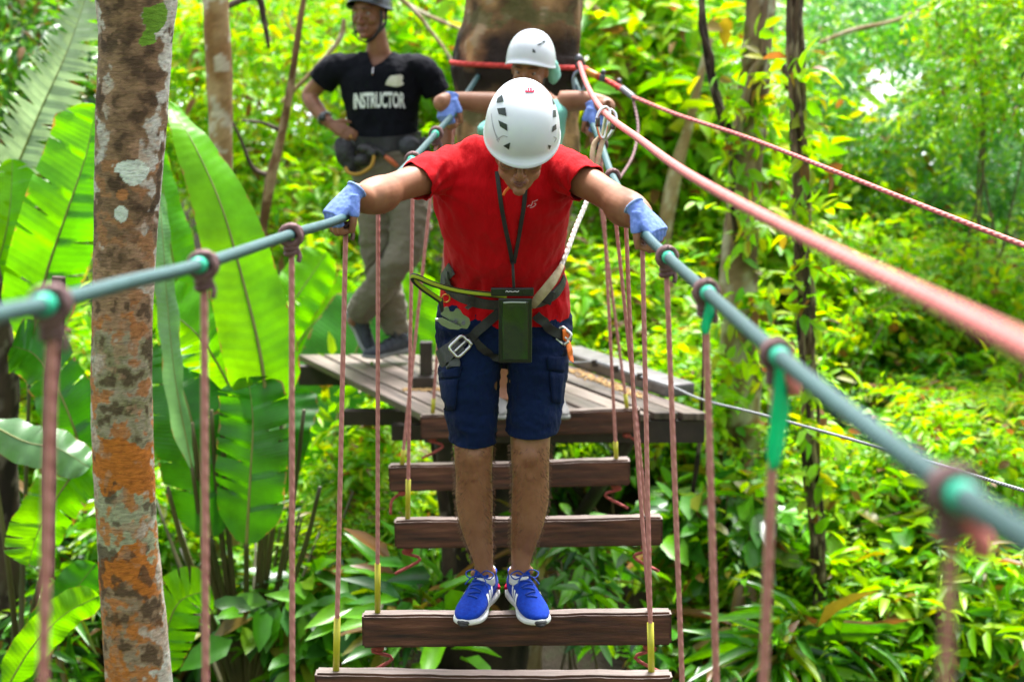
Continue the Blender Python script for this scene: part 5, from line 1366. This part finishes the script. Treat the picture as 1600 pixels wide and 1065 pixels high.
strap('orange_strap', [(876, 514), (879, 530), (884, 548), (886, 566)], .028, cb, ORANGE, HN, .014, .003)
strap('gear_loop', [(735, 452), (737, 466), (733, 480)], .014, cb, GREYW, HN, .012, .003)
def buckle(px, py, w, h, rot):
    p, nn = hit(cb, px, py); nn = (CAM-p).normalized(); M = frame(p+nn*.014, nn, (math.sin(rot), 0, math.cos(rot)))
    b = MB(); cs = [(-w, -h), (w, -h), (w, h), (-w, h)]; pts = []
    for i in range(4):
        a = Vector((cs[i][0], 0, cs[i][1])); c = Vector((cs[(i+1) % 4][0], 0, cs[(i+1) % 4][1]))
        pts += [a.lerp(c, .15), a.lerp(c, .5), a.lerp(c, .85)]
    b.tube(pts, (.0055), 8, closed=True); b.tube([Vector((-w, 0, 0)), Vector((w, 0, 0))], .004, 8)
    b.tube([Vector((-w, .004, -h)), Vector((-w-.004, .004, 0))], .006, 8)
    d = MB(); xform(b, M, d); return obj('buckle', d, STEEL, HN)
buckle(719, 541, .029, .022, -.75); buckle(879, 524, .022, .021, .7)
b = MB(); p, nn = hit(cb, 857, 464); b.box(p+(CAM-p).normalized()*.014, (.03, .012, .045), Matrix.Rotation(.35, 4, 'Y'), .004); obj('belt_buckle', b, BLACKM, HN)
# green lanyard loop standing out from the belt
LY = thing('safety_lanyard', 'bright green and black lanyard loop sticking out at the left of the waist', 'lanyard', at(660, 440, 5.35))
m, nt, N, L, b_ = nmat('green_black_lanyard'); tc = N.new('ShaderNodeTexCoord'); sp = N.new('ShaderNodeSeparateXYZ'); L.new(tc.outputs['UV'], sp.inputs[0])
w_ = N.new('ShaderNodeMath'); w_.operation = 'PINGPONG'; w_.inputs[1].default_value = .25; L.new(sp.outputs[0], w_.inputs[0])
r_ = ramp(N, [(0, (.012, .016, .008)), (.16, (.33, .42, .015))], 'CONSTANT'); L.new(w_.outputs[0], r_.inputs[0]); L.new(r_.outputs[0], b_.inputs['Base Color']); b_.inputs['Roughness'].default_value = .6
lp = [at(790, 463, 5.49), at(765, 460, 5.46), at(735, 457, 5.43), at(705, 452, 5.38), at(675, 443, 5.32), at(655, 434, 5.29), at(646, 431, 5.29), at(646, 437, 5.30), at(660, 450, 5.33), at(677, 462, 5.38), at(690, 471, 5.42)]
obj('loop', MB().tube(lp, [(.009, .007)]*len(lp), 20, side=(0, 0, 1), n=80), m, LY)
obj('end_sleeve', MB().tube([at(688, 469, 5.41), at(691, 485, 5.43), at(697, 502, 5.44)], [.008, .0065, .005], 8), BLACKM, LY)
obj('ring', MB().tube([at(697, 466, 5.43)+Vector((.012*math.cos(a), 0, .012*math.sin(a))) for a in np.linspace(0, 6.28, 11)[:-1]], .0028, 6, closed=True), M_basic('brass_ring', [(.5, (.5, .2, .03))], 1, .3, 0, metal=.8), LY)
# pulley
PU = thing('trolley_pulley', 'grey metal trolley pulley hanging at the left hip below the green lanyard', 'pulley', at(705, 495, 5.45))
DUL = M_basic('dull_grey_metal', [(.35, (.24, .25, .26)), (.65, (.34, .35, .36))], 12, .3, .15, 60, metal=.9)
def plate(poly, Y, th, name, mat=DUL):
    bm = bmesh.new(); vv = [bm.verts.new(at(x, y, Y)) for x, y in poly]; f = bm.faces.new(vv); r = bmesh.ops.extrude_face_region(bm, geom=[f])
    bmesh.ops.translate(bm, vec=(0, th, 0), verts=[q for q in r['geom'] if isinstance(q, bmesh.types.BMVert)])
    bmesh.ops.recalc_face_normals(bm, faces=bm.faces); bmesh.ops.bevel(bm, geom=list(bm.edges), offset=.0015, segments=2, affect='EDGES')
    return obj(name, MB().bm(bm), mat, PU, smooth=False)
plate([(681, 499), (690, 496), (705, 503), (716, 508), (722, 512), (716, 515), (702, 514), (690, 508)], 5.40, .006, 'side_plate')
plate([(688, 491), (694, 480), (700, 479), (703, 487), (709, 487), (713, 481), (719, 484), (723, 491), (733, 497), (735, 505), (730, 514), (716, 512), (704, 502)], 5.425, .008, 'side_plate')
for (x, y, r) in ((712, 503, .006), (724, 505, .006)):
    w = MB().tube([at(x, y, 5.397), at(x, y, 5.43)], r, 18, smooth=False); obj('wheel', w, DST, PU, smooth=False)
obj('axle', MB().tube([at(680, 499, 5.405), at(694, 500, 5.405)], .005, 10), STEEL, PU)
# sling from belt up to the overhead carabiners
SL = thing('rope_sling', 'beige rope sling from the belt up to the steel carabiners behind the right shoulder', 'sling', at(838, 470, 5.45))
obj('webbing_end', MB().tube([at(834, 480, 5.47), at(838, 470, 5.45), at(852, 453, 5.44), at(866, 435, 5.46), at(878, 415, 5.52)], [(.006, .004), (.014, .004), (.015, .004), (.014, .005), (.009, .006)], 12, side=(.6, 0, -.5), n=30), BEIGE, SL)
obj('twisted_rope', MB().tube([at(876, 418, 5.52), at(888, 388, 5.6), at(900, 355, 5.72), at(914, 322, 5.85), at(925, 290, 5.95), at(930, 262, 6.0)], .0085, 12, n=50), M_rope('beige_rope', (.22, .2, .17), (.5, .47, .42), 60, dist=.006), SL)
for dx in (-5, 4):
    obj('strand', MB().tube([at(929+dx*.3, 268, 6.02), at(931+dx*1.1, 245, 6.03), at(935+dx*1.3, 225, 6.05), at(941+dx*.9, 214, 6.06)], [.007, .009, .009, .006], 10, n=20), BEIGE, SL)
def carabiner(label, pts, gate, Y):
    T = thing('carabiner', label, 'carabiner', at(pts[0][0], pts[0][1], Y), 'steel carabiners on the safety rope')
    obj('ring', MB().tube([at(x, y, Y+dy) for x, y, dy in pts], .0062, 10, closed=True, n=60), STEEL, T)
    obj('gate_sleeve', MB().tube([at(*gate[0], Y), at(*gate[1], Y)], .0085, 10), M_basic('gate_metal', [(.5, (.1, .1, .11))], 1, .3, 0, metal=.8), T)
    return T
carabiner('steel carabiner over the safety rope, left of the pair', [(934, 200, 0), (933, 186, 0), (938, 173, .01), (946, 168, .02), (952, 174, .02), (951, 190, .0), (948, 206, 0), (944, 216, 0), (938, 213, 0)], ((934, 184), (934, 198)), 6.05)
carabiner('steel carabiner over the safety rope, right of the pair', [(947, 178, 0), (954, 172, .02), (961, 178, .02), (962, 190, .01), (956, 206, 0), (948, 216, 0), (942, 214, 0), (943, 200, 0)], ((961, 186), (957, 202)), 6.12)
# phone pouch on a neck strap
PH = thing('phone_pouch', 'black waterproof phone pouch hanging from a neck strap at the waist', 'pouch', at(805, 450, 5.42))
py_ = 5.415
def pbox(x0, y0, x1, y1, Y, th, bev, name, mat, par=PH):
    a, c = at(x0, y0, Y), at(x1, y1, Y); m_ = MB().box((a+c)/2+Vector((0, th/2, 0)), (abs(c.x-a.x), th, abs(a.z-c.z)), bev=bev); return obj(name, m_, mat, par, smooth=False)
PBLK = M_basic('black_pouch_plastic', [(.3, (.003, .005, .005)), (.7, (.006, .010, .009))], 10, .3, .2, 40)
bodyp = pbox(779, 466, 831, 567, py_, .012, .004, 'pouch_body', PBLK)
pbox(767, 449.5, 834, 463, py_-.006, .016, .004, 'clip_bar', PBLK)
pbox(789, 451, 818, 458, py_-.010, .01, .002, 'latch', PBLK)
WINM = M_basic('green_black_window', [(.3, (.002, .009, .006)), (.7, (.006, .022, .014))], 12, .08, .5, 16, coat=.8, mapscale=(1, 1, .3), bmap=(1.5, 1, .5), bdist=.006)
pbox(785, 471, 826, 562, py_-.004, .006, .0028, 'window', WINM)
hi_ = MB().tube([at(787, 473, py_-.006), at(800, 472, py_-.008), at(822, 472.5, py_-.006)], (.003), 8); obj('window_top_strip', hi_, M_basic('pale_strip', [(.5, (.35, .4, .38))], 1, .1, 0), PH)  # pale strip along the window's top edge
obj('brand_mark', MB().tube([at(790, 456, py_-.012), at(792, 454.3, py_-.012), at(794, 456, py_-.012), at(797, 455, py_-.012), at(801, 456, py_-.012), at(805, 455, py_-.012), at(808, 456, py_-.012), at(811, 454.3, py_-.012)], .0012, 6), STRIPE, PH)
sbh = bvh_of(shirt)
strap('neck_strap', [(777, 268), (782, 310), (789, 350), (796, 385), (800, 410)], .013, sbh, BLACKM, PH, .004, .002, n=26)
strap('neck_strap', [(822, 285), (818, 320), (812, 355), (806, 388), (802, 410)], .013, sbh, BLACKM, PH, .004, .002, n=26)
p, nn = hit(sbh, 801, 408)
obj('strap_cord', MB().tube([p+Vector((0, -.008, 0)), at(802, 430, p.y-.03), at(803, 452, py_-.002)], .0045, 8), BLACKM, PH)

# ---------------------------------------------------------------- woman on the deck behind him
WM = thing('person', 'person in white helmet and mint top holding both handrails behind the bent man', 'person', at(830, 625, 7.75))
sk_ = MB(); g1 = MB(); t1 = MB(); g2 = MB(); t2 = MB()
a1 = rail_at(LRd, 7.72)[0]; a2 = rail_at(RRd, 7.72)[0]
w1 = hand(sk_, g1, t1, a1, (-.25, -.35, -.85), (-.6, -.65, .45), (0, -1, 0), 1.12)
w2 = hand(sk_, g2, t2, a2, (.25, -.35, -.85), (.6, -.65, .45), (0, -1, 0), 1.12)
for pts, wr in (([(775, 162, 7.86, 36), (745, 160, 7.84, 33), (715, 157, 7.80, 27), (697, 157, 7.76, 25), (690, 161, 7.70, 27)], w1), ([(876, 160, 7.86, 36), (900, 158, 7.84, 33), (925, 158, 7.8, 27), (942, 162, 7.76, 25), (948, 167, 7.70, 27)], w2)):
    P = [(at(x, y, Y), W(w, Y)) for x, y, Y, w in pts]; P.append((P[-1][0].lerp(wr, .5), .031)); P.append((wr, .024)); limb(sk_, P)
limb(sk_, [(at(826, 340, 7.9), .16, .1), (at(826, 300, 7.88), .15, .1), (at(826, 250, 7.86), .125, .09), (at(826, 200, 7.84), .14, .1), (at(826, 165, 7.83), .15, .08), (at(826, 148, 7.8), .09, .06), (at(826, 130, 7.74), .05, .05), (at(826, 110, 7.7), .05)], 24)
for x, xf in ((800, 786), (850, 864)):
    limb(sk_, [(at(x, 330, 7.9), .085), (at(x-1, 400, 7.88), .078), (at((x+xf)/2, 470, 7.84), .056), (at(xf, 540, 7.9), .05), (at(xf, 600, 7.92), .035), (at(xf, 628, 7.88), .035)])
WH = at(828, 110, 7.62); WHM = frame(WH, (-.25, -.95, -.28), (0.02, -.25, .96), .96); head_pieces(WHM, sk_)
obj('body', remesh(sk_.mesh('b'), .006, 4), SKIN, WM); head_details(WHM, WM)
for g in (g1, g2): obj('glove', remesh(g.mesh('g'), .004, 3), GLOVE, WM)
t = MB()
limb(t, [(at(826, 345, 7.89), .175, .12), (at(826, 300, 7.88), .165, .115), (at(826, 250, 7.86), .14, .105), (at(826, 200, 7.84), .158, .115), (at(826, 168, 7.83), .165, .095), (at(826, 152, 7.81), .10, .07)], 28)
me = remesh(t.mesh('t'), .007, 4); wrinkle(me, .004, 10, (1.5, 1, .6)); obj('top', me, MINT, WM)
t = MB(); 
for x, xf in ((800, 786), (850, 872)):
    limb(t, [(at(x, 325, 7.9), .10), (at(x-1, 400, 7.88), .092), (at((x+xf)/2, 470, 7.84), .07), (at((x+xf)/2, 500, 7.84), .068)])
limb(t, [(at(826, 325, 7.9), .17, .12), (at(826, 360, 7.9), .175, .12)])
obj('shorts', remesh(t.mesh('t'), .008, 3), BLACKM, WM)
wh = helmet(WHM @ Matrix.Translation((0, -.012, .040)) @ Matrix.Rotation(math.radians(6), 4, 'X') @ Matrix.Diagonal((1, 1, .9, 1)), WM, HELM, 1.0)
whb = bvh_of(wh)
for P in ([(832, 76), (836, 79), (837, 83), (832, 82)], [(839, 70), (845, 67), (848, 69), (841, 72)], [(846, 66), (850, 63), (853, 65), (849, 68)]): decal('vent', P, whb, VENT, wh, cuts=1)
d = MB(); hh = MB(); hh.sphere((0, -.03, .02), (.079, .085, .085), seg=24); hh.sphere((0, -.08, -.06), (.05, .04, .07)); xform(hh, WHM, d); obj('hair', d, HAIR, WM)
t = MB(); t.tube([at(852, 96, 7.62), at(862, 104, 7.64), at(866, 118, 7.66), at(861, 130, 7.68)], [(.018, .025), (.026, .03), (.024, .026), (.01, .012)], 14, n=16); t = remesh(t.mesh('t'), .005, 3); wrinkle(t, .003, 22); obj('head_cloth', t, MINT, WM)
t = MB(); t.tube([at(776, 190, 7.55), at(758, 200, 7.53), at(748, 205, 7.52)], [(.03, .012), (.026, .02), (.012, .02)], 12, n=12); t = remesh(t.mesh('t'), .005, 2); wrinkle(t, .004, 22); o = obj('scarf', t, MINT, WM)
obj('chin_strap', MB().tube([at(845, 100, 7.60), at(846, 115, 7.60), at(842, 138, 7.62)], (.004), 6), M_basic('brown_strap', [(.5, (.35, .08, .03))], 1, .6, 0), WM)
for x, ang in ((786, -.1), (868, .15)):
    Mx = frame(Vector(((x-800)/F*7.98, 7.98, ZP+.002)), (math.sin(ang), -1, 0), (0, 0, 1)); shoe(Mx, WM, M_cloth('pale_shoe', (.12, .12, .12), (.22, .21, .2)), M_basic('dull_sole', [(.5, (.25, .25, .24))], 1, .6, 0), L=.24)

# ---------------------------------------------------------------- instructor
IN = thing('person', 'person in black lettered t-shirt standing on the deck with a hand on the hip', 'person', at(600, 556, 9.25))
Yi = 9.25; sk_ = MB()
def I(x, y, dY=0): return at(x, y, Yi+dY)
limb(sk_, [(I(605, 300), .15, .1), (I(603, 265), .155, .105), (I(600, 220), .14, .1), (I(597, 170), .165, .11), (I(594, 125), .17, .10), (I(592, 104), .14, .07), (I(591, 88), .08, .055), (I(590, 70, -.01), .056, .058), (I(586, 48, -.02), .055, .058), (I(583, 30), .05)], 26)
limb(sk_, [(I(555, 112), .05), (I(524, 113), .05), (I(507, 124, .03), .047), (I(492, 138, .06), .044), (I(483, 150, .07), .040), (I(489, 162, .03), .042), (I(503, 180, -.03), .036), (I(516, 194, -.08), .028)], 20)
limb(sk_, [(I(630, 112), .05), (I(660, 114), .05), (I(675, 130), .047), (I(688, 155, .02), .043), (I(694, 170, 0), .04), (I(697, 190, -.05), .035), (I(700, 206, -.1), .027)], 20)
hand(sk_, None, None, I(516, 194, -.08), (.84, -.25, -.42), (.0, -1, .3), (.4, 0, .9), .95, curl=(10, 30, 25), thumb=(.6, .7, .2), grip=.0, reach=.0)
hand(sk_, None, None, I(700, 206, -.1), (.0, -.2, -1), (.2, -1, .1), (-1, 0, 0), .95, curl=(30, 40, 30), grip=.0, reach=.0)
# legs
LA = [(590, 295, 0, .095), (590, 350, 0, .08), (592, 400, .0, .06), (596, 425, 0, .056), (606, 460, .02, .052), (616, 500, .03, .040), (620, 528, .02, .033), (620, 545, 0, .035)]
LB = [(635, 295, -.02, .095), (640, 345, -.07, .08), (634, 388, -.13, .062), (620, 410, -.14, .056), (596, 442, -.1, .050), (572, 474, -.05, .040), (557, 494, 0, .032), (551, 506, .01, .034)]
for Lg in (LA, LB): limb(sk_, [(I(x, y, d), r) for x, y, d, r in Lg])
IH = at(577, 22, Yi-.03); IM = frame(IH, (-.42, -.9, -.12), (-.05, -.1, 1), 1.02); head_pieces(IM, sk_)
ib = obj('body', remesh(sk_.mesh('b'), .006, 4), SKIND, IN); head_details(IM, IN)
t = MB()
limb(t, [(I(602, 240), .175, .125), (I(600, 215), .172, .12), (I(598, 180), .178, .122), (I(596, 140), .205, .125), (I(594, 115), .21, .12), (I(592, 98), .175, .09), (I(591, 86), .11, .07), (I(591, 77), .075, .06)], 32)
limb(t, [(I(560, 108), .075), (I(535, 106), .075), (I(518, 112, .02), .072), (I(503, 127, .04), .072), (I(495, 138, .05), .07)], 22)
limb(t, [(I(625, 108), .075), (I(650, 107), .075), (I(667, 117), .072), (I(680, 140, .01), .068), (I(687, 155, .02), .066)], 22)
me = remesh(t.mesh('t'), .007, 5); wrinkle(me, .006, 7, (1.4, 1, .7), 4); wrinkle(me, .003, 18, (1, 1, 1), 9)
me = cut_open(me, [(I(504, 130, .04), I(495, 138, .05)-I(518, 110, .02), .10), (I(682, 146, .01), I(687, 155, .02)-I(667, 115), .10), (I(602, 232), (0, 0, -1), .24), (I(591, 81), (0, 0, 1), .09)], .003)
V_ = [(570, 60), (577, 92), (583, 105), (597, 97), (617, 78), (622, 60)]
bm = bmesh.new(); bm.from_mesh(me)
dead = [f for f in bm.faces if f.calc_center_median().y < Yi+.02 and in_poly(*pxof(f.calc_center_median()), V_)]
bmesh.ops.delete(bm, geom=dead, context='FACES'); bm.to_mesh(me); bm.free()
tee = obj('shirt', me, BLACKT, IN); tb = bvh_of(tee)
obj('zip', MB().tube([hit(tb, 583, 106)[0]+Vector((0, -.004, 0)), hit(tb, 582, 117)[0]+Vector((0, -.004, 0))], .004, 6), STEEL, tee)
# lettering
cu = bpy.data.curves.new('txt', 'FONT'); cu.body = 'INSTRUCTOR'; cu.size = 1; cu.offset = .035; cu.resolution_u = 3; cu.space_character = .93
ot = bpy.data.objects.new('txt', cu); C.objects.link(ot); dg = bpy.context.evaluated_depsgraph_get(); dg.update()
tm = bpy.data.meshes.new_from_object(ot.evaluated_get(dg)); C.objects.unlink(ot); bpy.data.objects.remove(ot)
bm = bmesh.new(); bm.from_mesh(tm); xs = [v.co.x for v in bm.verts]; ys = [v.co.y for v in bm.verts]
x0, x1, y0, y1 = min(xs), max(xs), min(ys), max(ys)
for _ in range(2):
    ee = [e for e in bm.edges if e.calc_length() > .12]
    if ee: bmesh.ops.subdivide_edges(bm, edges=ee, cuts=1)
bmesh.ops.triangulate(bm, faces=list(bm.faces))
for v in bm.verts:
    u = (v.co.x-x0)/(x1-x0); w = (v.co.y-y0)/(y1-y0); v.co = (552.5+u*80.5, 169.5-w*25+(-1.5)*u+1.5*(2*u-1)**2, 0)
PRW = M_basic('white_shirt_print', [(.3, (.62, .66, .64)), (.7, (.8, .84, .82))], 40, .7, 0)
decal_bm('lettering', bm, tb, PRW, tee, off=.006, Y=Yi)
decal('emblem', [(602, 133), (604, 127), (608, 121), (611, 118.5), (619, 118), (626, 116.5), (630, 119), (629, 124), (628, 127), (631, 131), (628, 134), (620, 136), (610, 134.5)], tb, M_basic('cream_print', [(.35, (.55, .56, .4)), (.6, (.62, .6, .52)), (.7, (.5, .55, .25))], 30, .7, 0), tee, off=.006, Y=Yi)
ih = helmet(IM @ Matrix.Translation((0, -.010, .048)) @ Matrix.Rotation(math.radians(5), 4, 'X'), IN, HELMD, 1.0, brim=.004)
obj('hair', (lambda d: (xform(MB().sphere((0, -.03, .02), (.079, .085, .08), seg=24), IM, d), d)[1])(MB()), HAIR, IN)
def HP(x, y, z): return IM @ Vector((x, y, z))
mb = MB()
mb.tube([HP(-.082, .02, .02), HP(-.078, .03, -.05), HP(-.05, .05, -.105), HP(0, .06, -.130), HP(.05, .05, -.105), HP(.078, .03, -.05), HP(.082, .02, .02)], [(.009, .004)]*7, 8, n=50)
mb.tube([HP(.082, -.03, .02), HP(.08, -.01, -.05), HP(.062, .035, -.088)], [(.008, .004)]*3, 8, n=16)
mb.tube([HP(-.082, -.03, .02), HP(-.08, -.01, -.05), HP(-.062, .035, -.088)], [(.008, .004)]*3, 8, n=16)
obj('chin_strap', mb, BLACKM, IN)
t = MB()
for Lg, w in ((LA, 1.0), (LB, 1.0)):
    q = [(I(x, y, d), r+.020+(.010 if i > 3 else .004)) for i, (x, y, d, r) in enumerate(Lg[:-1])]; limb(t, q, 24)
limb(t, [(I(608, 235), .17, .125), (I(609, 265), .185, .13), (I(611, 300, -.01), .19, .13), (I(611, 325, -.02), .165, .12)], 30)
t = remesh(t.mesh('t'), .008, 4); wrinkle(t, .009, 6, (1, 1, 1.6), 2); wrinkle(t, .004, 16, (1, 1, 1.6), 6)
t = cut_open(t, [(I(619, 520, .02), (0, 0, -1), .10), (I(560, 490, 0), I(551, 506, .01)-I(572, 474, -.05), .09)], .003)
tro = obj('trousers', t, TROU, IN)
shoe(frame(I(640, 551, .02), (-.8, -.6, -.03), (0, 0, 1)), IN, SHOEG, M_basic('grey_sole', [(.5, (.2, .21, .22))], 1, .6, 0), lace=BLACKM)
shoe(frame(I(538, 488, .06), (.50, -.3, -.80), (.55, -.35, .3)), IN, SHOEG, M_basic('grey_sole2', [(.5, (.3, .31, .33))], 1, .6, 0), lace=BLACKM)
wt = MB(); c0 = I(507, 185, -.05); ax = (I(516, 194, -.08)-I(503, 180, -.03)).normalized(); a_ = ax.orthogonal().normalized(); b__ = ax.cross(a_)
wt.tube([c0+a_*.037*math.cos(q)+b__*.037*math.sin(q) for q in np.linspace(0, 6.283, 15)[:-1]], [(.011, .004)]*14, 8, side=tuple(ax), closed=True)
WT = tag(obj('wristwatch', wt, M_basic('dull_watch', [(.3, (.08, .09, .09)), (.7, (.25, .27, .28))], 60, .3, 0, metal=.6)), 'dark metal wristwatch on the wrist resting on the hip', 'watch')
f = MB(); f.tube([c0+Vector((-.006, -.040, .006)), c0+Vector((-.008, -.052, .007))], .019, 16, smooth=False); obj('dial', f, M_basic('watch_dial', [(.5, (.03, .035, .04))], 1, .1, 0), WT)
rg = MB().tube([I(548, 214, -.2)+Vector((.005*math.sin(q)*0, .011*math.cos(q), .011*math.sin(q))) for q in np.linspace(0, 6.28, 11)[:-1]], .002, 6, closed=True)
tag(obj('finger_ring', rg, M_basic('gold', [(.5, (.7, .4, .08))], 1, .25, 0, metal=1)), 'gold ring on the finger of the hand on the hip', 'ring')
# gear belt
GB = thing('gear_belt', 'black gear belt with pouches and clips round the waist of the person in black', 'belt', I(600, 235, -.1))
tbb = bvh_of(tee, tro)
strap('belt', [(545, 222), (565, 225), (600, 226), (635, 222), (657, 216)], .075, tbb, BLACKM, GB, .004, .008, Y=Yi, n=30)
def blobm(name, pts, mat, vox=.006, par=GB):
    m_ = MB()
    for (x, y, d, rx, rz) in pts: m_.sphere(I(x, y, d), (rx, .035, rz), seg=12, rings=8)
    me = remesh(m_.mesh('x'), vox, 2); wrinkle(me, .004, 18); return obj(name, me, mat, par)
blobm('pouch', [(540, 240, -.1, .05, .07), (548, 255, -.1, .04, .06), (532, 230, -.08, .03, .05)], BLACKM)
blobm('gear', [(565, 250, -.14, .04, .03), (582, 238, -.15, .03, .03), (570, 232, -.14, .04, .025)], RUBB)
blobm('pouch', [(640, 228, -.13, .055, .05), (648, 245, -.12, .05, .06), (663, 232, -.08, .03, .06)], M_basic('dark_grey_pouch', [(.3, (.02, .022, .03)), (.7, (.045, .048, .06))], 20, .7, .3, 60))
blobm('gear', [(640, 330, -.02, .03, .03), (660, 320, 0, .025, .04)], RUBB)
obj('yellow_cord', MB().tube([I(540, 262, -.16), I(545, 270, -.18), I(560, 272, -.19), I(578, 262, -.19), I(584, 248, -.18), I(583, 238, -.17)], .009, 8), M_basic('ochre_cord', [(.5, (.4, .22, .02))], 1, .6, .1), GB)
obj('orange_handle', MB().tube([I(601, 244, -.17), I(612, 252, -.17), I(621, 260, -.16)], [.010, .013, .010], 10), M_basic('dull_orange', [(.5, (.55, .13, .05))], 1, .5, .1), GB)
obj('handle_end', MB().tube([I(588, 234, -.17), I(594, 238, -.17), I(601, 244, -.17)], .012, 10), RUBB, GB)

# thin bare twigs and hanging lianas tangled through the undergrowth
mb = MB()
for q in range(170):
    x = rng.uniform(-4.5, 5.5); y = rng.uniform(8.6, 13.5); z = float(ground_z(x, y))
    px, py = pxof((x, y, z+.6))
    if 600 < px < 900 and y < 9.6: continue
    a = rng.uniform(-.7, .7); L = rng.uniform(.5, 1.9); p = Vector((x, y, z)); d = Vector((a, rng.uniform(-.3, .3), 1)).normalized(); r = rng.uniform(.003, .009)
    pts = [p]
    for k in range(4):
        d = (d+Vector((rng.normal(0, .22), rng.normal(0, .15), rng.normal(-.04, .15)))).normalized(); pts.append(pts[-1]+d*(L/4))
    mb.tube(pts, [r, r*.9, r*.75, r*.6, r*.35], 5, n=12)
tag(obj('twig_tangle', mb, M_basic('twig_bark', [(.3, (.05, .03, .015)), (.55, (.14, .09, .045)), (.75, (.25, .2, .12))], 3, .8, .3, 40)), 'thin bare twigs tangled through the undergrowth', 'twigs', kind='stuff')
